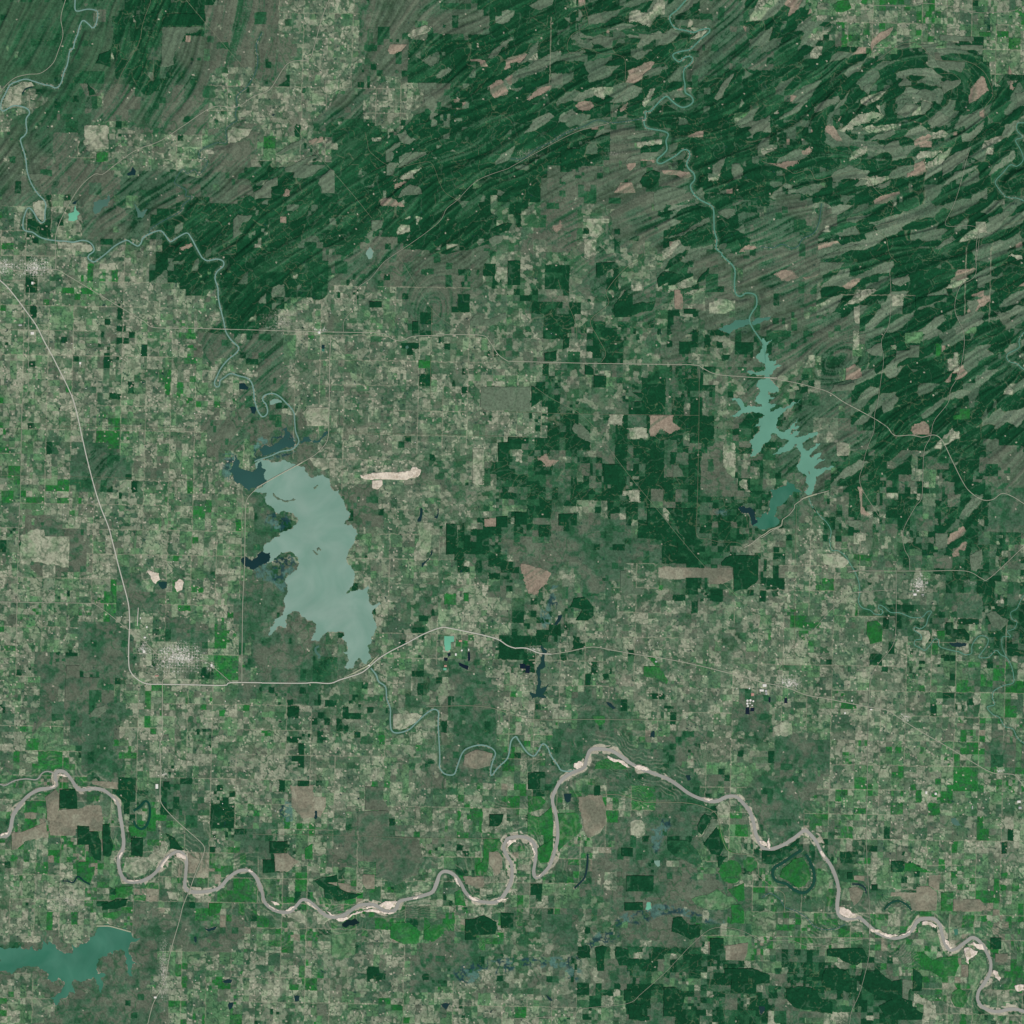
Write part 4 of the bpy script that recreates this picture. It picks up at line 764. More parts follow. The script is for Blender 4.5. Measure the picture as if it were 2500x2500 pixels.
TOWN = [(85, 655, 48, 30, 1.), (10, 650, 34, 22, .8), (435, 1607, 72, 44, 1.), (1926, 1666, 36, 19, 1.), (2245, 1425, 22, 30, 1.), (2210, 1750, 16, 12, .7), (1305, 1586, 26, 12, .6), (782, 806, 20, 8, .8), (400, 2370, 14, 110, .45), (400, 1892, 16, 14, .5),
        (2440, 1882, 16, 8, .6), (165, 2200, 60, 26, .25), (690, 785, 60, 36, .2), (350, 1585, 22, 22, .6), (2365, 1422, 24, 12, .15), (520, 1628, 20, 16, .5), (1500, 375, 40, 10, .12), (1290, 375, 30, 14, .2)]
# ---------------------------------------------------------------- colour of a piece of ground
def hills_cls(x, y, ty):
    """curved cut blocks of the hills: cells stretched along the grain"""
    a = samp(ANG, x, y); ca = np.cos(a); sa = -np.sin(a); S = 31.
    wx = x+(vn(x/9, y/9, 1)-.5)*4.5; wy = y+(vn(x/9, y/9, 2)-.5)*4.5
    ix = np.floor(wx/S); iy = np.floor(wy/S); best = np.full(x.shape, 1e9, F); sec = best.copy(); bi = np.zeros(x.shape, F); bj = np.zeros(x.shape, F)
    for dj in (-2, -1, 0, 1, 2):
        for di in (-2, -1, 0, 1, 2):
            ii = ix+di; jj = iy+dj; h1 = hsh(ii, jj, 1); h2 = hsh(ii, jj, 2); h3 = hsh(ii, jj, 9)
            dx = (ii+h1)*S-wx; dy = (jj+h2)*S-wy; u = dx*ca+dy*sa; v = -dx*sa+dy*ca
            d = (u*.46)**2+(v*1.45)**2+h3*90; m = d < best
            sec = np.where(m, best, np.minimum(sec, d)); best = np.where(m, d, best); bi = np.where(m, ii, bi); bj = np.where(m, jj, bj)
    return hsh(bi, bj, 5), hsh(bi, bj, 6), np.sqrt(sec)-np.sqrt(best)
def parcels(x, y):
    wm = sst(.45, .6, fbm(x/70, y/70, 6, 2))*4; x = x+(vn(x/8, y/8, 3)-.5)*wm; y = y+(vn(x/8+9, y/8, 5)-.5)*wm
    M = 60.4; U = (x-48+.0245*(y-1240))/M; V = (y-1469-.017*x)/M
    i0 = np.floor(U); j0 = np.floor(V); h0 = hsh(i0, j0, 1)
    i1 = np.floor(2*U); j1 = np.floor(2*V); h1 = hsh(i1, j1, 2)
    i2 = np.floor(4*U); j2 = np.floor(4*V)
    a = np.where(h1 < .22, i1*2, np.where((h1 > .36) & (h1 < .50), i1*2, i2)); b = np.where(h1 < .22, j1*2, np.where((h1 > .22) & (h1 <= .36), j1*2, j2))
    sm = (h1 > .86); a = np.where(sm, np.floor(8*U)/2, a); b = np.where(sm & (h1 > .93), np.floor(8*V)/2, b); big = h0 < .07; a = np.where(big, i0*4, a); b = np.where(big, j0*4, b)
    return a, b, U, V, np.where(big, 2., np.where(h1 < .22, 1., .5)).astype(F)
def lay(x, y, cls=None, pr=None):
    """albedo (linear) and canopy height of ground at survey position x, y"""
    x = np.asarray(x, F); y = np.asarray(y, F); n = x.shape
    if cls is None:
        a, b, U, V, ps = parcels(x, y)
        qx = (np.floor(U*4)+.5)/4*60.4+48-.0245*(y-1240); qy = (np.floor(V*4)+.5)/4*60.4+1469+.017*x
        ty = np.where((vn(x/90, y/90, 2) > .3), ttype(qx, qy), ttype(x, y))
        # parcel class from the cover mix at the parcel centre
        M = 60.4; cx = (a/4+.12*ps)*M+48-.0245*(y-1240); cy = (b/4+.12*ps)*M+1469+.017*x
        tp = ttype(cx, cy); r = hsh(a, b, 7); r = np.where(tp > 1, np.clip(.06+r*.9+(fbm(cx/95, cy/95, 2, 3)-.5)*.85, 0, .985), r); pr = hsh(a, b, 8)
        hr, hp, edge = hills_cls(x, y, ty)
        hl = tp <= 1
        # P hills keep few cut blocks
        r = np.where(hl & (hp > .16), hr, r); pr = np.where(hl, hp, pr)
        K = KCUM[np.where(hl, ty, tp)]; c = (r[..., None] > K).sum(-1).clip(0, 8)
        # the pine hills are continuous forest with a few squarish cut blocks
        hlc = hl & (ty <= 1)
        inP = (ty == 0) & (c > 1) & (hsh(a, b, 12) < .7); c = np.where(inP, 0, c)
        # plain woods and river woods are continuous, parcels only here and there
        bg = np.array([0, 0, 2, 3, -1, -1, -1, -1, -1, -1])[ty]; c = np.where((bg >= 0) & (ty > 1) & (hsh(a, b, 13) < .72), bg, c)
    else:
        c = np.full(n, CLS.index(cls) if cls in CLS else 4); ty = ttype(x, y); U = V = None; pr = np.full(n, pr, F); edge = None
    l1 = samp(L1, x, y); l2 = samp(L2, x, y); l3 = samp(L3, x, y)
    hill = samp(HILL, x, y)
    nA = fbm(x/34, y/34, 0, 5); nB = fbm(x/11, y/11, 3, 4); nC = vn(x/3.1, y/3.1, 6); nD = np.random.RandomState(3).rand(*n).astype(F)
    nE = fbm(x/90, y/90, 5, 3)
    col = PALL[c].copy()
    P = {k: lin(v) for k, v in PAL.items()}
    V_ = lambda k: np.broadcast_to(P[k], n+(3,))
    # woods: streaks along the grain in the hills, mottling on the plain
    st = l2*.75+l1*.75+(nB-.5)*1.4
    flat = (nA-.5)*5+(nB-.5)*4.+l1*.15
    s = np.where(hill > .35, st, flat)
    isd = c == 0; isf = c == 1; isg = c == 2; ish = c == 3; ist = c == 4; ise = c == 5; isb = c == 6; isk = c == 7; isc = c == 8
    cut = cls is not None
    wall = 1. if not cut else .45
    col = np.where(isd[..., None], mix(V_('d'), V_('f'), wall*sst(.7, 2., s)*.9), col)
    if not cut:
        m = isd & (hill > .35); col = np.where(m[..., None], mix(col, V_('g'), np.maximum(sst(1.35, 2.0, l2*.8+(nB-.5)*1.5+l1*.5+(nE-.5)*3), .7*sst(1.5, 2.1, l1+(nE-.5)*3))*np.where(ty == 0, .45, .5)), col)
        m = isd & (ty == 0); col = np.where(m[..., None], mix(col, V_('f'), sst(-.1, 1.1, l3*.7+l2*.5+(nE-.5)*5)*.35), col)
    col = np.where(isf[..., None], mix(mix(V_('f'), V_('d'), sst(-.3, -1.4, s)*.8), V_('g'), sst(.3, 1.5, s)*.7), col)
    gg = mix(mix(V_('g'), V_('h'), sst(-.3, 1.4, s+(nE-.5)*4)*.85), V_('f'), sst(-.4, -1.5, s)*.8)
    gg = np.where(((hill > .3) & (not cut))[..., None], mix(gg, V_('d'), sst(.8, 1.5, -l2*.8-(nB-.5)*1.2-l1*.6-(nE-.5)*3)*.9), gg)
    hs = np.where(((hill > .3) & (not cut))[..., None], mix(mix(V_('h'), V_('g'), sst(.1, 1., -st)*.9), V_('f'), sst(1., 1.7, -l2*.8-l1*.6)*.9), 0)
    gg = np.where(((ty == 2) & (hill > .3))[..., None], mix(mix(gg, V_('h'), .5*sst(.45, .6, fbm(x/110+2, y/110+5, 6, 2))), V_('f'), .6*sst(500, 200, x)*sst(420, 250, y)), gg)
    if cut: gg = mix(mix(V_('g'), V_('h'), np.full(n, .45+.45*pr[0] if n else .5, F)), V_('f'), sst(-1.2, -2.4, l1+(nB-.5)*2)*.4)
    if cut and cls == 'g': gg = gg*1.22
    if not cut:
        cc_ = mix(V_('g'), V_('h'), .25+.55*pr)*(1.12+.3*pr)[..., None]; cc_ = mix(cc_, V_('f'), sst(1.3, 2.2, l1+(nB-.5)*2)*.6); cc_ = mix(cc_, V_('f'), sst(.014, .005, np.abs(fbm(x/24+7, y/24, 6, 3)-.5))*.6)
        gg = np.where((hlc)[..., None], cc_, gg)
    col = np.where(isg[..., None], gg, col)
    hh = mix(mix(V_('h'), V_('g'), sst(-.4, .9, -s)*.85), V_('f'), sst(1.1, 2.0, -s)*.7)
    hh = np.where(((hill > .3) & (not cut))[..., None], hs, hh)
    if not cut: hh = np.where(hlc[..., None], cc_, hh)
    col = np.where(ish[..., None], hh, col)
    # pasture: green and straw patches, tree lines, clumps
    pa = (nA-.5)*5+(nB-.5)*2.5
    green = sst(-.1, 1.6, pa+(pr-.5)*2.)
    tt = mix(V_('t')*1.06, V_('e'), green*.6); tt = mix(tt, V_('h'), sst(.2, 1.3, -pa+(pr-.5))*.4)
    ee = mix(V_('e'), V_('t'), sst(0, 1.6, -pa)*.6); ee = mix(ee, V_('b'), sst(.8, 2., pa+(pr-.5))*.5)
    col = np.where(ist[..., None], tt, col); col = np.where(ise[..., None], ee, col)
    bb = mix(V_('b'), V_('e'), sst(.2, 1.6, -pa+(nC-.5))*(.3 if cut else .5)); bb = mix(bb, V_('d'), sst(.7, 1.9, pa)*(.3 if cut else .45))
    col = np.where(isb[..., None], bb, col)
    past = ist | ise | isb | isc
    if not cut:      # thin grazing land: parcels differ little, the soil pattern runs through them
        soft = np.isin(ty, [4, 5, 9, 6, 8]) & (ist | ise | isg | ish | isf)
        fld = mix(mix(V_('g'), V_('h'), sst(.4, .6, nE)), mix(V_('t')*.92, V_('e')*1.05, sst(.38, .55, fbm(x/70+9, y/70+4, 7, 3))), sst(.42, .58, fbm(x/44+40, y/44+7, 2, 6)+(ty == 5)*.04))
        col = np.where(soft[..., None], mix(col, fld, np.where(np.isin(ty, [4, 9]), .28, .2)), col)
    # branching tree lines along the little creeks
    rx = x+(vn(x/9, y/9, 2)-.5)*7; ry = y+(vn(x/9, y/9, 4)-.5)*7
    dr = np.abs(fbm(rx/46, ry/46, 2, 3)-.5); dr2 = np.abs(fbm(rx/24+7, ry/24, 6, 3)-.5)
    cr = np.maximum(sst(.022, .008, dr), sst(.024, .009, dr2)*.95)
    amt = .6 if cut else .8
    col = np.where(past[..., None], mix(col, V_('f')*.95, cr*amt), col)
    wood = (~past) & (~isd) & (~isk)
    col = np.where((wood & (hill < .5))[..., None], mix(col, V_('f')*1.05, np.maximum(sst(.03, .006, dr), .8*sst(.022, .006, dr2))*(.25 if cut else .7)), col)
    cl = sst(.57, .63, fbm(x/9+3, y/9+8, 7, 3)+.12*(vn(x/120, y/120, 1)-.5))
    col = np.where((past & (~isc))[..., None], mix(col, V_('g')*.8, cl*(.4 if cut else .55)), col)
    # eaten wood edges where pasture lies among woods
    if not cut:
        we = sst(.47, .52, fbm(x/18+31, y/18+5, 4, 4)+.02)*np.isin(ty, [3, 6, 7, 5, 2])
        col = np.where(past[..., None], mix(col, V_('g')*.9, we*.62), col)
        ge = sst(.58, .63, fbm(x/14+11, y/14+3, 1, 4))*np.isin(ty, [4, 5, 9, 6])
        col = np.where((isg | ish | isf)[..., None], mix(col, tt, ge*.5), col)
    trk = np.abs(fbm(x/30+3, y/30+19, 5, 3)-.5)
    col = np.where((isd | isf)[..., None], mix(col, lin((104, 116, 84)), sst(.010, .002, trk)*.5*(vn(x/60, y/60, 1) > .4)), col)
    col = np.where(isd[..., None], mix(col, V_('g'), sst(.016, .006, dr)*.55), col)
    # clearings: faint windrows and tracks
    kk = mix(V_('k'), V_('h'), sst(.3, 1.6, nA*3-1.2+(pr-.5))*.5)
    kk = mix(kk, V_('g'), sst(.9, 2., np.abs(l2)+.5*l1)*.6)
    col = np.where(isk[..., None], kk, col)
    cc = mix(V_('c'), V_('h'), sst(-.4, 1.2, pa)*.6); cc = mix(cc, V_('t'), sst(.3, 1.4, -pa)*.5); col = np.where(isc[..., None], cc, col)
    # meander scars in the bottomland follow the muddy river
    d = samp(DR, x, y); inR = np.isin(ty, [8])*sst(150, 90, d); nearR = sst(46, 30, d+(nE-.5)*50)
    sc = np.maximum(inR*.6, nearR*.8)*sst(.4, .6, vn(x/42, y/42, 3))*(0. if cut and cls in 'cd' else (.6 if cut else 1.))
    ring = np.sin((d+nA*46+nE*60)/(1.5+1.6*vn(x/70, y/70, 5))+nB*2.5)
    col = mix(col, mix(V_('f'), V_('g'), sst(.3, .6, nB)), sc*sst(.15, .8, ring+(nB-.5)*2.5)*.85)
    col = mix(col, V_('t'), sc*sst(.45, 1., -ring-(nB-.5)*1.6)*.45)
    swp = samp(SWAMP, x, y)
    if not cut: col = mix(col, mix(np.broadcast_to(lin((24, 60, 62)), n+(3,)), lin((74, 110, 98)), sst(.5, .6, nA)), sst(.2, .6, swp)*np.maximum(sst(.05, .03, np.abs(fbm(x/22, y/22, 3, 3)-.5)), sst(.56, .60, nB+(nA-.5)*.6))*.9)
    if not cut:
        snd = sst(.0, 1.5, 3.4+(fbm(x/38, y/38, 4, 3)-.42)*34-d)*(fbm(x/9, y/9, 2, 2) > .38)
    rp = samp(RIP, x, y)*(0 if cut else 1); col = mix(col, mix(V_('f'), V_('g'), sst(.35, .65, nB)), sst(.25, .8, rp)*.8)
    if not cut: col = mix(col, lin((182, 174, 152)), snd*.8)
    # sandy and bare shores
    if not cut:
        sh = sst(.10, .35, samp(SHORE, x, y))*(nC > .62)*sst(.55, .75, nA+.15); col = mix(col, lin((170, 158, 138)), sh*.55)
        # survey-line lanes
        ln = lambda W, k1, k2, wd: (np.abs(W-np.round(W))*60.4/4*1. < wd)
        fU = U*1.; fV = V*1.
        du = np.abs(fU-np.round(fU))*60.4; dv = np.abs(fV-np.round(fV))*60.4
        rdu = hsh(np.round(fU), np.floor(fV/3), 21) < np.where(np.isin(ty, [4, 5, 9, 8]), .55, .02)
        rdv = hsh(np.floor(fU/3), np.round(fV), 22) < np.where(np.isin(ty, [4, 5, 9, 8]), .55, .02)
        lane = np.maximum(rdu*sst(1.5, .5, du), rdv*sst(1.5, .5, dv))
        col = mix(col, lin((158, 154, 130)), lane*.5)
        h4 = np.abs(U*4-np.round(U*4))*15.1; v4 = np.abs(V*4-np.round(V*4))*15.1
        hed = np.maximum((hsh(np.round(U*4), np.floor(V*4), 31) < .35)*sst(1.3, .5, h4), (hsh(np.floor(U*4), np.round(V*4), 32) < .35)*sst(1.3, .5, v4))
        col = np.where(past[..., None], mix(col, V_('g')*.8, hed*.55), col)
        # logging tracks between cut blocks
        tr = sst(.9, .2, edge)*np.isin(ty, [0, 1, 7])*(vn(x/40, y/40, 2) > .45)
        col = mix(col, lin((118, 122, 96)), tr*.38)
        # small clearings and yards in pasture country
        yd = (hsh(np.floor(x/3.3), np.floor(y/3.3), 41) > np.where(np.isin(ty, [4, 5, 9]), .985, .9985)); col = mix(col, lin((188, 178, 156)), yd*.7)
        dk = (hsh(np.floor(x/3.4), np.floor(y/3.4), 42) > np.where(np.isin(ty, [4, 5, 9]), .984, .998)); col = mix(col, lin((22, 60, 52)), dk*.75)
        for (tx, ty_, rx_, ry_, w) in TOWN:
            e = ((x-tx)/rx_)**2+((y-ty_)/ry_)**2+(nB-.5)*1.2; m = sst(1.1, .5, e)*w
            if m.max() <= 0: continue
            sp = hsh(np.floor(x/2.6), np.floor(y/2.6), 51); g4 = np.minimum(np.abs((U*9)-np.round(U*9)), np.abs((V*9)-np.round(V*9)))
            col = mix(col, V_('e')*.75, m*.3); col = mix(col, lin((176, 172, 154)), m*sst(.16, .06, g4)*.4)
            col = mix(col, lin((214, 208, 196)), m*(sp > .92)*.6*(e < .9)); core = sst(.32, .05, e)*w; col = mix(col, lin((198, 190, 178)), core*(sp > .5)*.6)
    if cls == 'w': 
        col = mix(np.broadcast_to(lin((204, 192, 172)), n+(3,)), lin((176, 162, 140)), sst(.45, .75, fbm(x/7, y/3, 4, 4))*.8)
    if cls == 's':
        col = mix(np.broadcast_to(lin((222, 206, 188)), n+(3,)), lin((160, 156, 128)), sst(.52, .75, fbm(x/6, y/6, 4, 4))*.9)
    # soil, leaf and crown grain
    col = col*(1+(pr[..., None]-.5)*np.where(past | isk | isg | ish, .22, .10)[..., None])
    nF = vn(x/2.2+5, y/2.2, 1)
    gr = (nD-.5)*.3+(nC-.5)*.34+(nF-.5)*.34+(nB-.5)*.28
    col = col*(1+gr)[..., None]
    col = col*(1+(nE-.5)*.25)[..., None]
    ch = np.where(isd | isf, .09, np.where(isg | ish, .05, .0)).astype(F)
    z = ch*(.4+nD)+ch*nC*.8
    return np.clip(col, .001, .95).astype(F), z.astype(F)
def relief(x, y):
    near = samp(NEAR, x, y); h = samp(HILL, x, y); out = sst(2700, 2560, np.maximum(np.abs(x-1250)+1250, np.abs(y-1250)+1250))
    z = h*(np.maximum(samp(L2, x, y), -2)*.22+np.maximum(samp(L3, x, y), -2)*.34+samp(L1, x, y)*.04+.55)+(fbm(x/60, y/60, 1, 4)-.5)*.9*(1-h*.5)+.35
    return (z*(1-sst(.02, .5, near))*out).astype(F)
SWAMP = np.zeros((CN, CN), F)
for s_ in ("@13 1460 1540 1600 1480 1780 1460 1925 1440 1960 1520 1780 1560 1620 1620 1540 1640", "@23 0 1460 200 1440 400 1440 520 1440 580 1340 680 1250 840 1260 780 1330 660 1330 580 1400 540 1470 350 1520 100 1500 0 1530", "@23 760 1200 860 1120 960 1100 1100 1050 1220 1060 1380 1110 1540 1180 1620 1160 1600 1200 1420 1180 1250 1110 1100 1130 1010 1200 940 1190 860 1170 800 1220",
           "@01 1650 1450 1735 1480 1725 1540 1690 1600 1760 1700 1640 1640", "@11 0 1380 220 1280 320 1380 300 1480 0 1530", "@12 100 60 200 20 280 110 160 190 80 120", "@12 0 420 120 360 280 350 320 440 240 520 230 640 140 540 20 520", "@22 220 640 260 900 330 830 380 640 350 480 300 700 260 780",
           "@23 1060 420 1240 430 1150 520 1090 700 1060 600", "@23 480 1500 560 1550 480 1640 400 1560", "@22 1500 20 1720 20 1560 60", "@13 165 290 280 300 280 490 220 460"):
    fill(SWAMP, sheet(s_))
SWAMP = blur(SWAMP, 3, 2)
# ---------------------------------------------------------------- materials
def mat(name, rough=.95, spec=.15, rgb=None, noise=(40., .12), bump=0.):
    m = bpy.data.materials.new(name); m.use_nodes = True; N = m.node_tree.nodes; Lk = m.node_tree.links
    b = N["Principled BSDF"]; b.inputs["Roughness"].default_value = rough; b.inputs["Specular IOR Level"].default_value = spec
    tc = N.new("ShaderNodeTexCoord"); nz = N.new("ShaderNodeTexNoise"); nz.inputs["Scale"].default_value = noise[0]; nz.inputs["Detail"].default_value = 3
    Lk.new(tc.outputs["Object"], nz.inputs["Vector"])
    mr = N.new("ShaderNodeMapRange"); mr.inputs["From Min"].default_value = .3; mr.inputs["From Max"].default_value = .7
    mr.inputs["To Min"].default_value = 1-noise[1]; mr.inputs["To Max"].default_value = 1+noise[1]; Lk.new(nz.outputs["Fac"], mr.inputs["Value"])
    mx = N.new("ShaderNodeVectorMath"); mx.operation = 'SCALE'; Lk.new(mr.outputs[0], mx.inputs["Scale"])
    if rgb is None:
        at = N.new("ShaderNodeAttribute"); at.attribute_name = "cover"; Lk.new(at.outputs["Color"], mx.inputs[0])
    else:
        c = N.new("ShaderNodeRGB"); c.outputs[0].default_value = (*[float(v) for v in rgb], 1); Lk.new(c.outputs[0], mx.inputs[0])
    Lk.new(mx.outputs[0], b.inputs["Base Color"]); return m
M = {'ground': mat("land_cover", noise=(1.6, .10)), 'd': mat("pine_canopy", noise=(2.2, .14)), 'f': mat("green_wood", noise=(2., .12)),
     'g': mat("cut_over_ground", noise=(1.8, .10)), 'h': mat("hardwood_canopy", noise=(2., .12)), 'k': mat("bare_clearing_soil", noise=(1.6, .08)), 't': mat("dry_pasture", noise=(1.8, .10)),
     'b': mat("green_crop", noise=(1.2, .10)), 'e': mat("spring_grass", noise=(1.4, .10)), 'c': mat("ploughed_soil", noise=(1., .07)),
     's': mat("river_sand", noise=(2., .06)), 'w': mat("quarried_rock", noise=(1.5, .10))}
WATERC = {'pale': (132, 159, 142), 'teal': (42, 80, 72), 'navy': (18, 50, 50), 'green': (100, 150, 126), 'dkgreen': (70, 118, 98), 'deep': (38, 100, 76), 'emerald': (50, 108, 84),
      'mint': (104, 174, 140), 'steel': (72, 108, 92), 'dark': (24, 60, 54), 'ink': (10, 28, 40), 'black': (7, 36, 34), 'dkteal': (14, 68, 50), 'mud': (150, 149, 138), 'kiam': (112, 146, 132), 'turq': (84, 134, 112), 'creek': (58, 94, 84)}
def wmat(name, key, d=.10):
    m = mat(name, .28, .3, lin(WATERC[key]), (.05, d)); N = m.node_tree.nodes; Lk = m.node_tree.links
    mx = [n for n in N if n.type == 'VECT_MATH'][0]; b = N["Principled BSDF"]
    nz = N.new("ShaderNodeTexNoise"); nz.inputs["Scale"].default_value = .03; nz.inputs["Detail"].default_value = 7; nz.inputs["Distortion"].default_value = 1.6
    tc = [n for n in N if n.type == 'TEX_COORD'][0]; Lk.new(tc.outputs["Object"], nz.inputs["Vector"])
    r = N.new("ShaderNodeValToRGB"); r.color_ramp.elements[0].position = .38; r.color_ramp.elements[1].position = .62
    a = lin(WATERC[key]); t = lin(WATERC['turq' if key in ('pale', 'green', 'emerald', 'deep') else key])
    r.color_ramp.elements[0].color = (*[float(.6*p+.4*q) for p, q in zip(a, t)], 1); r.color_ramp.elements[1].color = (*[float(v) for v in a], 1)
    Lk.new(nz.outputs["Fac"], r.inputs[0]); Lk.new(r.outputs[0], mx.inputs[0]); return m
WM_ = {k: wmat("water_"+{'pale': 'silty', 'mud': 'muddy', 'kiam': 'cloudy', 'turq': 'turquoise', 'ink': 'black_basin', 'dkteal': 'deep_teal', 'dkgreen': 'dark_green', 'dark': 'dark_teal'}.get(k, k), k, .10 if k != 'pale' else .05) for k in WATERC}
def pmat(name, rgb, r=.8): return mat(name, r, .2, lin(rgb), (4., .06))
M_ = {'hwy': pmat('highway_surface', (184, 182, 166)), 'road': pmat("road_surface", (152, 154, 132)), 'dirt': pmat("graded_dirt", (122, 128, 100)), 'cut': pmat("mown_strip", (122, 130, 104)), 'rail': pmat("rail_ballast", (96, 108, 90)),
      'conc': pmat("concrete", (205, 198, 182)), 'white': pmat("white_roof_sheet", (222, 218, 206)), 'grey': pmat("grey_roof_sheet", (170, 170, 164)), 'red': pmat("red_roof_sheet", (184, 138, 122)),
      'wall': pmat("pale_wall", (190, 184, 170)), 'asph': pmat("asphalt", (120, 120, 112)), 'grass': pmat("embankment_grass", (82, 122, 76)), 'rip': pmat("riprap", (196, 184, 160)), 'rust': pmat("brown_roof_sheet", (150, 120, 100))}
# ---------------------------------------------------------------- object helpers
def tag(o, label=None, cat=None, group=None, kind=None):
    if label: o['label'] = label
    if cat: o['category'] = cat
    if group: o['group'] = group
    if kind: o['kind'] = kind
    return o
def raw(name, V, Fc, m, parent=None, col=None, smooth=False):
    me = bpy.data.meshes.new(name); me.from_pydata([tuple(v) for v in V], [], Fc); me.materials.append(m)
    if col is not None:
        a = me.color_attributes.new("cover", 'FLOAT_COLOR', 'POINT'); d = np.ones((len(V), 4), F); d[:, :3] = col; a.data.foreach_set("color", d.ravel())
    if smooth: me.polygons.foreach_set("use_smooth", [True]*len(me.polygons))
    me.update(); o = bpy.data.objects.new(name, me); C.objects.link(o); o.parent = parent; return o
def rebase(o):
    """move the origin of a mesh to its own place on the ground"""
    me = o.data; n = len(me.vertices); a = np.empty(n*3, F); me.vertices.foreach_get("co", a); a = a.reshape(-1, 3)
    c = (a.min(0)+a.max(0))/2; c[2] = a[:, 2].min(); me.vertices.foreach_set("co", (a-c).ravel()); me.update(); o.location = [float(v) for v in c]; return o
def empty(name, loc): o = bpy.data.objects.new(name, None); o.location = loc; C.objects.link(o); return o
RM = np.zeros((CN, CN), F)
for r in RD: stroke(RM, r[3], r[2]+1.5)
RM = blur(RM, 1, 1)
PMB = blur(PM, 1, 1); WMB = blur(WM, 1, 1)
def top(x, y, z):                       # relief plus canopy, kept low beside water and roads
    k = (1-sst(.02, .3, samp(NEAR, x, y)))*(1-sst(.1, .6, samp(RM, x, y)))
    return relief(x, y)+z*k
# ---------------------------------------------------------------- the ground: one sheet to the horizon
STEP = 1.45
ins = np.arange(-60, 2561, STEP); g = np.cumsum(4*1.22**np.arange(40))
gx = np.concatenate([(-60-g)[::-1], ins, 2561+g]).astype(F); NX = len(gx)
X, Y = np.meshgrid(gx, gx); X = X.ravel(); Y = Y.ravel()
farm = sst(2600, 2900, np.maximum(np.abs(X-1250)+1250, np.abs(Y-1250)+1250))
jit = np.random.RandomState(8).rand(2, len(X)).astype(F)-.5
Xs = np.clip(X, -90, 2589); Ys = np.clip(Y, -90, 2589)
Xc = np.where(farm > 0, np.abs(((Xs+jit[0]*260*farm) % 2500)), Xs+jit[0]*.6).astype(F); Yc = np.where(farm > 0, np.abs(((Ys+jit[1]*260*farm) % 2500)), Ys+jit[1]*.6).astype(F)
t0 = time.time(); colr = np.empty((len(X), 3), F); zz = np.empty(len(X), F)
for i in range(0, len(X), 400000):
    s = slice(i, i+400000); colr[s], zz[s] = lay(Xc[s], Yc[s]); zz[s] = np.where(farm[s] > 0, 0, top(X[s], Y[s], zz[s]))-.5*(samp(WMB, X[s], Y[s]) > .97)-.3*(samp(PMB, X[s], Y[s]) > .97)
print("land cover", time.time()-t0)
co = np.stack([(X-1250)*U1, (1250-Y)*U1, zz], 1).astype(F)
me = bpy.data.meshes.new("ground"); me.vertices.add(len(X)); me.vertices.foreach_set("co", co.ravel())
i, j = np.meshgrid(np.arange(NX-1), np.arange(NX-1)); v = (j*NX+i).ravel()
q = np.stack([v, v+NX, v+NX+1, v+1], 1).astype(np.int32); nq = len(q)
me.loops.add(nq*4); me.loops.foreach_set("vertex_index", q.ravel()); me.polygons.add(nq)
me.polygons.foreach_set("loop_start", np.arange(nq, dtype=np.int32)*4)
me.polygons.foreach_set("use_smooth", np.ones(nq, bool)); me.materials.append(M['ground']); me.update(calc_edges=True)
at = me.color_attributes.new("cover", 'FLOAT_COLOR', 'POINT'); at.data.foreach_set("color", np.concatenate([colr, np.ones((len(X), 1), F)], 1).ravel())
ground = bpy.data.objects.new("ground", me); C.objects.link(ground); tag(ground, kind="structure"); print("ground", time.time()-t0)
# ---------------------------------------------------------------- water
def sheet_mesh(poly, inner):
    P = [Vector((float(x), float(y))) for x, y in poly]; n = len(P)
    P += [Vector((float(x), float(y))) for x, y in inner]
    vo, eo, fo, *_ = delaunay_2d_cdt(P, [], [list(range(n))], 1, 1e-4)
    return np.array([(v.x, v.y) for v in vo], F), [list(f) for f in fo]
def water(name, key, label, poly, z):
    V, Fc = sheet_mesh(poly, [])
    Fc = [f if (V[f[1]][0]-V[f[0]][0])*(V[f[2]][1]-V[f[0]][1])-(V[f[1]][1]-V[f[0]][1])*(V[f[2]][0]-V[f[0]][0]) < 0 else f[::-1] for f in Fc]
    o = raw(name, [W(x, y, z) for x, y in V], Fc, WM_[key]); tag(o, label, kind="structure"); return rebase(o)
for i, (n, c, l, p) in enumerate(WL): water(n, c, l, p, .060+.004*(i % 9))
def ribbon(name, line, w, m, zf, vary=.0, label=None, kind="structure", closed=False):
    L = np.array(line); T = np.gradient(L, axis=0); T /= np.maximum(np.hypot(T[:, 0], T[:, 1]), 1e-6)[:, None]; Nn = np.stack([-T[:, 1], T[:, 0]], 1)
    s = np.arange(len(L)); hw = w/2*(1+vary*(vn(s/7, s*0+w, 1)-.5)*2); hw2 = w/2*(1+vary*(vn(s/7+50, s*0+w, 2)-.5)*2)
    A = L+Nn*hw[:, None]; B = L-Nn*hw2[:, None]
    za, zb, zc = zf(A[:, 0], A[:, 1]), zf(B[:, 0], B[:, 1]), zf(L[:, 0], L[:, 1]); z = np.maximum(np.maximum(za, zb), zc)
    V = [W(A[k, 0], A[k, 1], z[k]) for k in range(len(L))]+[W(B[k, 0], B[k, 1], z[k]) for k in range(len(L))]; n = len(L)
    Fc = [(k, k+1, n+k+1, n+k) for k in range(n-1)]
    o = raw(name, V, Fc, m); nz = sum(p.normal.z for p in o.data.polygons)
    if nz < 0: o.data.flip_normals()
    tag(o, label, kind=kind); return rebase(o)
rk = {7: 'mud', 3: 'kiam', 2: 'turq', 1: 'creek'}
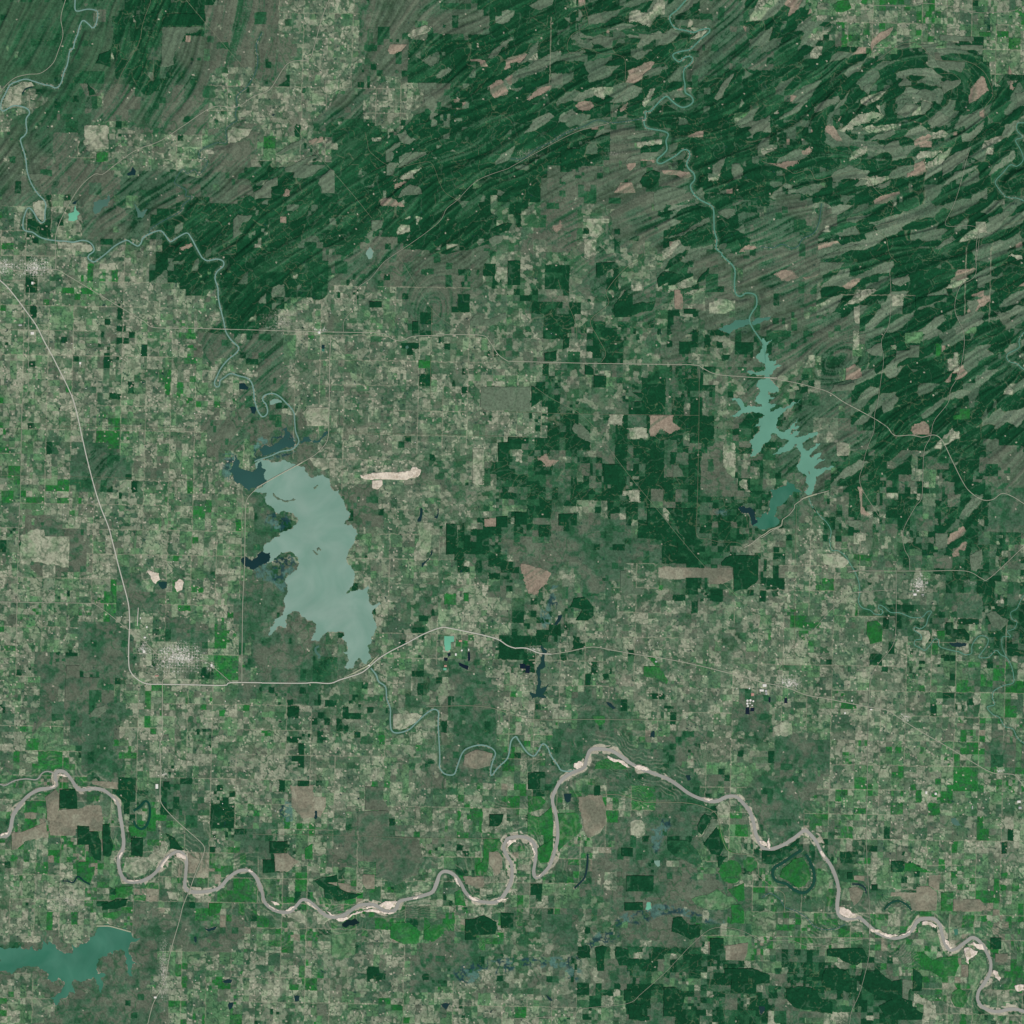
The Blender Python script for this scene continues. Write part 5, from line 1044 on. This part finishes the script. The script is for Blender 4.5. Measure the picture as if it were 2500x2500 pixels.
for i, (n, l, w, L) in enumerate(RL):
    key = 'mud' if w > 7 or 'brown' in l else ('kiam' if 'grey-green river' in l else ('creek' if n == 'creek' else 'turq'))
    ribbon(n, L, w, WM_[key], lambda x, y, i=i: np.full(np.shape(x), .1+.004*i, F), .22 if w > 7 else .12, l)
for i, (n, l, w, c, L) in enumerate(OL): ribbon("lake", L, w, WM_[c], lambda x, y, i=i: np.full(np.shape(x), .155+.004*i, F), .3, l)
# ---------------------------------------------------------------- roads
def rz(x, y): x = np.asarray(x, F); y = np.asarray(y, F); return relief(x, y)+.2
for i, (n, l, w, L) in enumerate(RD):
    m = {'h': 'hwy', 'r': 'road', 'f': 'dirt', 'd': 'road', 'l': 'dirt', 'p': 'cut', 't': 'cut', 'a': 'conc'}[n[0]]
    if n == 'railway_strip': m = 'rail'
    nm = {'pipeline_strip': 'path', 'transmission_strip': 'path', 'railway_strip': 'railway', 'forest_road': 'track', 'farm_road': 'lane', 'airport_runway': 'runway'}.get(n, 'road')
    ribbon(nm, L, w*(.95 if n == 'highway' else (.72 if w > 1.6 else .5)), M_[m], lambda x, y, i=i: rz(x, y)+.004*i, .1 if nm != 'runway' else 0, l)
# ---------------------------------------------------------------- parcels traced one by one
def patch(name, cls, poly, label, cat, i, dz, seed):
    P = np.array(poly); a, b = P.min(0), P.max(0); st = 2.3
    g1, g2 = np.meshgrid(np.arange(a[0]+st, b[0], st), np.arange(a[1]+st, b[1], st)); n = 0
    if g1.size:
        m = np.zeros((1, 1)); ins_ = np.zeros(g1.shape, bool)
        for k in range(len(P)):
            (xa, ya), (xb, yb) = P[k], P[(k+1) % len(P)]
            if ya == yb: continue
            r = (g2 >= min(ya, yb)) & (g2 < max(ya, yb)); xc = xa+(g2-ya)*(xb-xa)/(yb-ya); ins_ ^= r & (g1 > xc)
        inner = np.stack([g1[ins_], g2[ins_]], 1)+np.random.RandomState(i).uniform(-.4, .4, (int(ins_.sum()), 2))
    else: inner = []
    V, Fc = sheet_mesh(poly, inner); x, y = V[:, 0], V[:, 1]
    col, z = lay(x, y, cls, seed); n = len(V)
    zt = top(x, y, z)+dz
    ec = {}
    for f in Fc:
        for k in range(len(f)):
            e = (f[k], f[(k+1) % len(f)]); ec[e] = 1
    bd = [e for e in ec if (e[1], e[0]) not in ec]
    ids = sorted({v for e in bd for v in e}); mp = {v: n+k for k, v in enumerate(ids)}
    VV = [W(x[k], y[k], zt[k]) for k in range(n)]+[W(x[k], y[k], zt[k]-.35) for k in ids]
    Fc2 = Fc+[(e[1], e[0], mp[e[0]], mp[e[1]]) for e in bd]
    o = raw(name, VV, Fc2, M[cls], None, np.concatenate([col, col[ids]]) if len(ids) else col, True)
    if sum(p.normal.z for p in o.data.polygons) < 0: o.data.flip_normals()
    tag(o, label, cat); return rebase(o)
def kindof(c, l):
    w = l.split()
    if c == 'w': return 'quarry', 'quarry'
    if 'meadow' in w: return 'meadow', 'meadow'
    if c == 'd':
        if 'crop' in w or 'crops' in w or 'field' in w: return 'crop_field', 'field'
        return 'pine_plantation', 'plantation'
    if c in 'gkh':
        if 'wood' in w or 'woodland' in w: return 'woodland', 'wood'
        return 'forest_clearing', 'clearing'
    if c == 't': return ('forest_clearing', 'clearing') if 'clearing' in w else ('pasture', 'pasture')
    if c == 'c': return 'ploughed_field', 'field'
    return 'green_field', 'field'
for i, (c, l, p) in enumerate(PL):
    nm, ca = kindof(c, l); patch(nm, c, p, l, ca, i, {'d': .09, 'f': .07}.get(c, .05)+.0031*(i % 23), .25+.5*((i*37) % 11)/10)
for k, (l, q) in enumerate((("small drowned timber island in the upper middle of the pale lake", "@12 430 312 450 318 475 340 470 348 445 332"), ("hooked dark island beside its companion in the pale lake", "@12 462 300 480 290 496 305 490 318 478 305 466 322"),
    ("little round wooded island at the reservoir fork", "@31 240 1405 255 1400 262 1410 250 1418 240 1414"), ("narrow dark island in the reservoir neck", "@31 342 1598 350 1602 356 1620 350 1626 344 1612"),
    ("curved mud island below the causeway", "@11 140 1760 165 1790 215 1812 290 1800 310 1810 230 1832 170 1810"), ("dark snag island right of the causeway mouth", "@11 440 1720 470 1700 476 1708 448 1736"))):
    patch('island', 'g', ragged(sheet(q), 1.5, rng, False, 2.), l, 'island', 700+k, .1, .5)
ORD = "first second third fourth fifth sixth seventh eighth ninth tenth eleventh twelfth thirteenth fourteenth fifteenth sixteenth seventeenth eighteenth nineteenth twentieth".split()
cen = sorted(range(len(SL)), key=lambda k: np.mean([q[0] for q in SL[k]]))
for k, s in enumerate(cen):
    P = np.array(SL[s]); e = P.max(0)-P.min(0); n_ = len(cen)
    sz = 'tiny' if max(e) < 14 else ('long' if max(e) > 2.2*min(e) else 'broad')
    od = ORD[k]+' from the left' if k < 20 else (ORD[n_-1-k]+' from the right' if n_-1-k < 20 else 'twenty-'+ORD[k-20]+' from the left')
    patch('sandbar', 's', SL[s], f"{sz} white sandbar, {od} along the muddy river", 'sandbar', 500+k, .16+.002*k, .5)['group'] = "sandbars in the bends of the muddy river"
print("parcels", time.time()-t0)
# ---------------------------------------------------------------- built things
def box_v(x0, y0, x1, y1, z0, z1, V, Fc):
    b = len(V); V += [W(x0, y0, z0), W(x1, y0, z0), W(x1, y1, z0), W(x0, y1, z0), W(x0, y0, z1), W(x1, y0, z1), W(x1, y1, z1), W(x0, y1, z1)]
    Fc += [(b, b+1, b+2, b+3), (b+4, b+7, b+6, b+5), (b, b+4, b+5, b+1), (b+1, b+5, b+6, b+2), (b+2, b+6, b+7, b+3), (b+3, b+7, b+4, b)]
def gable(x0, y0, x1, y1, z0, z1, V, Fc):
    b = len(V); ym = (y0+y1)/2; V += [W(x0, y0, z0), W(x1, y0, z0), W(x1, y1, z0), W(x0, y1, z0), W(x0, ym, z1), W(x1, ym, z1)]
    Fc += [(b, b+4, b+5, b+1), (b+3, b+2, b+5, b+4), (b, b+3, b+4), (b+1, b+5, b+2)]
def local(fn, m, name, parent, x, y):
    V, Fc = [], []; fn(V, Fc); ox, oy, _ = W(x, y); V = [(v[0]-ox, v[1]-oy, v[2]) for v in V]
    return raw(name, V, Fc, m, parent)
def building(name, label, cat, sx, s, hw, roofm, ridges=1, h=.12, group=None):
    """hall with walls, roof bays and roof vents; hw = half size (px)"""
    (x, y), = sheet(f"@{sx} {s}"); z = float(rz(x, y)); t = empty(name, W(x, y, z)); a, b = hw[0]*.62, hw[1]*.62; tag(t, label, cat, group)
    local(lambda V, Fc: box_v(x-a, y-b, x+a, y+b, -.1, h, V, Fc), M_['wall'], 'wall', t, x, y)
    def roof(V, Fc):
        for k in range(ridges): gable(x-a-.1, y-b+2*b*k/ridges+.02, x+a+.1, y-b+2*b*(k+1)/ridges-.02, h, h+.05, V, Fc)
    rf = local(roof, M_[roofm], 'roof', t, x, y)
    local(lambda V, Fc: [box_v(x-a+2*a*(k+.3)/3, y-.12, x-a+2*a*(k+.55)/3, y+.12, h+.03, h+.09, V, Fc) for k in range(3)], M_['grey'], 'roof_vent', rf, x, y)
    return t
def line_thing(name, label, cat, s, w, h, parts):
    """embankment following a line: trapezoid body plus crest road"""
    L = smooth_line(sheet(s), 3); n = len(L); T = np.gradient(L, axis=0); T /= np.hypot(T[:, 0], T[:, 1])[:, None]; Nn = np.stack([-T[:, 1], T[:, 0]], 1)
    c = L[n//2]; t = empty(name, W(c[0], c[1], .05)); tag(t, label, cat); ox, oy, oz = W(c[0], c[1], .05)
    def prof(offs, nm, m):
        V = []; 
        for k in range(n):
            for (o_, z_) in offs: q = L[k]+Nn[k]*o_; p = W(q[0], q[1], z_); V.append((p[0]-ox, p[1]-oy, p[2]-oz))
        mm = len(offs); Fc = [(k*mm+j, k*mm+j+1, (k+1)*mm+j+1, (k+1)*mm+j) for k in range(n-1) for j in range(mm-1)]
        Fc += [tuple(range(mm)), tuple(range((n-1)*mm+mm-1, (n-1)*mm-1, -1))]
        o = raw(nm, V, Fc, m, t)
        if sum(p.normal.z*p.area for p in o.data.polygons) < 0: o.data.flip_normals()
    for nm, m, a, b, z0, z1 in parts: prof([(a*w, z0), (a*w+.01, z1), (b*w-.01, z1), (b*w, z0)], nm, m) if nm != 'embankment' else prof([(a*w, z0), (a*w*.3, z1), (b*w*.3, z1), (b*w, z0)], nm, m)
    return t
DAM = lambda k: [('embankment', M_['grass'], -.5, .5, -.1, k), ('riprap_face', M_['rip'], .22, .46, .02, k*.62), ('crest_road', M_['road'], -.12, .12, k-.02, k+.03)]
line_thing('dam', "long straight earth dam at the foot of the pale lake", 'dam', "@12 665 1250 750 1205 840 1158 880 1120 925 1080", 5, .5, DAM(.42))
line_thing('dam', "curved earth dam closing the turquoise reservoir", 'dam', "@31 235 1850 280 1812 335 1787 410 1765 495 1745", 5, .5, DAM(.42))
line_thing('dam', "bent pale dam along the top of the emerald reservoir", 'dam', "@03 712 1206 770 1206 810 1208 880 1226 965 1250", 5, .5, DAM(.42))
line_thing('dike', "long pale dike right of the deep green arm", 'dike', "@22 1765 280 1800 255 1850 215 1900 185 @32 60 160 135 130 150 90", 3.5, .4, DAM(.36))
line_thing('causeway', "straight causeway carrying the road across the pale lake head", 'causeway', "@11 20 1722 60 1700 200 1620 330 1550 400 1508", 3.6, .4, [('embankment', M_['rip'], -.5, .5, -.1, .26), ('road_deck', M_['road'], -.3, .3, .24, .30)])
def bridge(label, s, w=2.2):
    L = smooth_line(sheet(s), 3); a, b = L[0], L[-1]; d = b-a; ln = math.hypot(*d); ang = math.atan2(-d[1], d[0]); c = (a+b)/2
    t = empty('bridge', W(c[0], c[1], .1)); t.rotation_euler = (0, 0, ang); tag(t, label, 'bridge'); h = ln/2*U1; ww = w/2*U1
    def bx(x0, x1, y0, y1, z0, z1, nm, m, par=None):
        V = [(x0, y0, z0), (x1, y0, z0), (x1, y1, z0), (x0, y1, z0), (x0, y0, z1), (x1, y0, z1), (x1, y1, z1), (x0, y1, z1)]
        return raw(nm, V, [(3, 2, 1, 0), (4, 5, 6, 7), (0, 1, 5, 4), (1, 2, 6, 5), (2, 3, 7, 6), (3, 0, 4, 7)], m, par or t)
    dk = bx(-h, h, -ww*.8, ww*.8, .26, .30, 'deck', M_['road'])
    for sg in (-1, 1): bx(-h, h, sg*ww*.9-ww*.08, sg*ww*.9+ww*.08, .26, .33, 'parapet', M_['conc'], dk)
    n = max(2, int(ln/4))
    for k in range(n): x = -h+2*h*(k+.5)/n; bx(x-.04, x+.04, -ww*.7, ww*.7, -.2, .259, 'pier', M_['conc'])
bridge("bridge where the middle road crosses the turquoise reservoir", "@21 1885 911 1990 914")
bridge("bridge over the muddy river on the road from the left town", "@03 1412 920 1392 978", 2.6)
bridge("bridge over the muddy river beside the lower right sandbars", "@33 795 1195 795 1265", 2.4)
bridge("bridge over the left river on the middle road", "@01 1640 554 1680 555")
bridge("bridge over the narrow green river left of the right town", "@32 672 465 700 465")
bridge("bridge over the narrow green river on the diagonal road", "@32 706 622 735 620")
bridge("bridge where the looping river meets the diagonal valley road", "@20 990 891 1018 884")
for lb, sx, s, hw, rf, rd in (
    ("red and white striped hall at the paper mill", 22, "1803 1375", (5.5, 5), 'red', 3), ("big white hall east of the mill yard", 22, "1890 1308", (7, 4.5), 'white', 2),
    ("white mill hall north of the striped hall", 22, "1870 1345", (8, 4), 'white', 2), ("grey mill hall beside the rail spur", 22, "1905 1370", (4, 3), 'grey', 1),
    ("white warehouse west of the town by the mill", 32, "22 1308", (6, 5), 'white', 3), ("grey plant south of the mill town warehouse", 32, "30 1350", (4, 5), 'grey', 2),
    ("small white hall at the mill gate", 22, "1780 1330", (2.5, 3), 'white', 1), ("white sawmill roof below the right town", 32, "1128 638", (6, 4), 'white', 2),
    ("long white shed beside the right town sawmill", 32, "1150 610", (4.5, 2.5), 'white', 1), ("grey shed at the sawmill log yard", 32, "1185 640", (4, 2), 'grey', 1),
    ("white warehouse at the left town's eastern end", 2, "1560 1160", (3.5, 5), 'white', 2), ("tilted-looking white factory left of the left town", 2, "1062 1058", (3.5, 5), 'white', 2),
    ("white store by the left highway junction", 2, "1068 955", (4, 3), 'white', 1), ("white hangar beside the left airport runway", 2, "1036 812", (2, 3), 'white', 1),
    ("pair-roofed white shed south of the airport", 2, "1083 878", (2.5, 3.5), 'white', 2), ("red roofed school at the left town's south edge", 2, "1157 1238", (6.5, 2.4), 'red', 1),
    ("white prison-like block on the southern road", 3, "1157 180", (5, 9), 'white', 3), ("boiler house between the plant basins", 12, "1488 1080", (3, 4.5), 'white', 1),
    ("pink-grey yard building above the plant road", 12, "1522 980", (6, 3.5), 'red', 1), ("pink yard shed left of the plant basins", 12, "1412 1165", (5, 3.5), 'red', 1),
    ("long white depot right of the plant", 12, "1583 1045", (1.8, 4), 'white', 1), ("white cooling hall in the plant loop road", 12, "1532 1050", (3.2, 3), 'white', 1),
    ("white shed at the southern crossroads town", 3, "1145 1735", (5, 3.5), 'white', 2), ("white depot on the middle road at the small town", 11, "482 580", (4, 4.5), 'white', 2),
    ("white plant left of the old farm highway", 1, "240 585", (6.5, 5), 'white', 2), ("white gravel yard shed south of the dirt track", 1, "592 805", (3.5, 4.5), 'white', 1),
    ("grey industrial roof west of the upper left town", 1, "150 525", (6, 3), 'grey', 1), ("white stadium-like roof in the upper left town", 1, "240 215", (4, 5), 'white', 2),
    ("bright white poultry house, left one of the right hand pair", 33, "1211 226", (3.6, 5), 'white', 4), ("bright white poultry house, right one of the right hand pair", 33, "1281 235", (4.2, 4.4), 'white', 4),
    ("white poultry shed above its twin at the right edge", 33, "1894 293", (6.5, 4.4), 'white', 4), ("pale poultry shed below its twin at the right edge", 33, "1902 338", (5.5, 4.4), 'grey', 4),
    ("pale green-grey shed row in the lower right pastures", 33, "1551 335", (1.8, 6), 'grey', 3), ("white works on the right highway by the crossroads", 32, "612 1512", (3, 3.5), 'white', 1),
    ("white roof where the right highway meets the cross road", 32, "805 1485", (4, 2.4), 'white', 1), ("white roof near the highway west of the crossroads", 32, "663 1420", (2, 3.4), 'white', 1),
    ("mint roofed hall in the vivid triangle field", 22, "1092 1133", (4, 3), 'grey', 1), ("white dam powerhouse at the pale lake outlet", 12, "846 1160", (4, 2.6), 'white', 1)):
    building('hall' if 'hall' in lb else 'shed', lb, 'shed' if ('shed' in lb or 'house' in lb) else 'building', f"{sx//10}{sx%10}", s, hw, rf, rd)
# round tanks of the mill
for k, (lb, u, v, r) in enumerate((("white round tank at the top left of the mill tanks", 1765, 1420, 2.6), ("white round tank at the top middle of the mill tanks", 1787, 1418, 2.6), ("white round tank at the top right of the mill tanks", 1808, 1424, 2.2),
     ("white round tank at the middle left of the mill tanks", 1764, 1442, 2.6), ("small white tank at the centre of the mill tanks", 1784, 1440, 1.6), ("white round tank at the bottom left of the mill tanks", 1768, 1460, 2.2), ("small white tank at the bottom right of the mill tanks", 1800, 1456, 1.6))):
    x, y = sheet(f"@22 {u} {v}")[0]; t = empty('storage_tank', W(x, y, float(rz(x, y)))); tag(t, lb, 'tank', "round white tanks of the paper mill"); R = r*U1
    cyl = lambda r0, r1, z0, z1, n=20: ([(r0*math.cos(2*math.pi*i/n), r0*math.sin(2*math.pi*i/n), z0) for i in range(n)]+[(r1*math.cos(2*math.pi*i/n), r1*math.sin(2*math.pi*i/n), z1) for i in range(n)], [(i, (i+1) % n, n+(i+1) % n, n+i) for i in range(n)]+[tuple(range(n, 2*n))])
    raw('tank_wall', *cyl(R, R, -.1, .12), M_['wall'], t); raw('tank_roof', *cyl(R*1.02, R*.15, .123, .18), M_['white'], t)
# ---------------------------------------------------------------- scattered farm buildings and stock ponds
rn = random.Random(21)
def scatter(n, ok, dmin):
    out = []
    while len(out) < n:
        x, y = rn.uniform(10, 2490), rn.uniform(10, 2490)
        ax, ay = np.array([x], F), np.array([y], F)
        if samp(WM, ax, ay)[0] > .01 or samp(NEAR, ax, ay)[0] > .05 or samp(PMB, ax, ay)[0] > .01 or samp(RM, ax, ay)[0] > .01: continue
        if TYPES[ttype(ax, ay)[0]] not in ok: continue
        if any(abs(x-a)+abs(y-b) < dmin for a, b in out): continue
        out.append((x, y))
    return out
V, Fc = [], []; box_v(1249, 1249.45, 1251, 1250.55, -.2, .06, V, Fc); gable(1248.9, 1249.4, 1251.1, 1250.6, .06, .11, V, Fc)
me = bpy.data.meshes.new('farm_building'); me.from_pydata(V, [], Fc); me.materials.append(M_['white'])
for f in me.polygons: f.use_smooth = False
for k, (x, y) in enumerate(scatter(230, 'ATETEAR', 14)):
    o = bpy.data.objects.new('farm_building', me); C.objects.link(o); o.location = W(x, y, float(rz(x, y))); o.rotation_euler = (0, 0, rn.choice((0, math.pi/2, .2))); s = rn.uniform(.6, 1.1); o.scale = (s, s*rn.uniform(.8, 1.3), 1)
    tag(o, "tiny pale-roofed farm building standing alone in pasture", 'farm building', "pale farm buildings scattered over the pastures")
pm = []
for k in range(8):
    r = random.Random(k); n = 14; P = []
    for i in range(n):
        a = 2*math.pi*i/n; q = (.55+.9*max(0, math.cos(a*1.5+k))**2)*r.uniform(.7, 1.25); P.append((q*math.cos(a)*U1, q*math.sin(a)*U1*(.6+.1*k % .5), 0))
    me = bpy.data.meshes.new('pond'); me.from_pydata(P, [], [tuple(range(n))]); me.materials.append(WM_[('navy', 'navy', 'dark', 'black')[k % 4]]); pm.append(me)
for k, (x, y) in enumerate(scatter(290, 'ATETAWEA', 12)):
    o = bpy.data.objects.new('pond', pm[k % 8]); C.objects.link(o); o.location = W(x, y, float(rz(x, y))-.02); o.rotation_euler = (0, 0, rn.uniform(0, 6.28)); s = rn.uniform(1.0, 2.6)*(1.5 if rn.random() < .12 else 1); o.scale = (s, s, 1)
    tag(o, group="small dark stock ponds in the pastures", kind="structure")
# ---------------------------------------------------------------- town houses: far more than can be told apart
for k, (tx, ty, rx, ry, w) in enumerate(TOWN):
    rr = random.Random(k); V, Fc = [], []; n = int(rx*ry*.3*w)
    for i in range(n):
        a = rr.uniform(0, 6.28); q = rr.random()*rr.uniform(.6, 1.15); x = tx+rx*q*math.cos(a); y = ty+ry*q*math.sin(a)
        if w > .7: x = round(x/3.4)*3.4+rr.uniform(-.8, .8); y = round(y/3.4)*3.4+rr.uniform(-.8, .8)
        ax, ay = np.array([x], F), np.array([y], F)
        if samp(WM, ax, ay)[0] > .01 or (q > .3 and vn(ax/11, ay/11, 4)[0] < .48): continue
        z = float(rz(x, y))-.12; s = rr.uniform(.3, .6)*(1.9 if rr.random() < .12*w*(1.4-q) else 1); s2 = s*rr.uniform(.6, 1.)
        gable(x-s, y-s2, x+s, y+s2, z+.06, z+.10, V, Fc); b = len(V)
        V += [W(x-s, y-s2, z-.1), W(x+s, y-s2, z-.1), W(x+s, y+s2, z-.1), W(x-s, y+s2, z-.1), W(x-s, y-s2, z+.06), W(x+s, y-s2, z+.06), W(x+s, y+s2, z+.06), W(x-s, y+s2, z+.06)]
        Fc += [(b, b+4, b+5, b+1), (b+1, b+5, b+6, b+2), (b+2, b+6, b+7, b+3), (b+3, b+7, b+4, b)]
    if V:
        o = raw('town_houses', V, Fc, M_['white' if w > .5 else 'conc']); rebase(o)
        tag(o, ("dense white roofs of the town in the upper left", "white roofs of the town cut by the left edge", "gridded white roofs of the big left town", "white roofs of the town beside the paper mill", "white roofs of the town below the curving green river", "scattered roofs along the right highway",
             "roofs of the village on the dark lake", "roofs of the village on the middle road left of centre", "string of roofs along the lower left road", "roofs of the hamlet north of the muddy river", "roofs of the hamlet near the right edge highway", "scattered roofs above the emerald reservoir",
             "scattered houses around the middle road farms", "roofs by the junction left of the big left town", "roofs east of the town under the green river", "roofs right of the big left town", "sparse roofs in the northern river valley", "sparse roofs in the central valley")[k], 'town', None, 'stuff')
print("built", time.time()-t0)
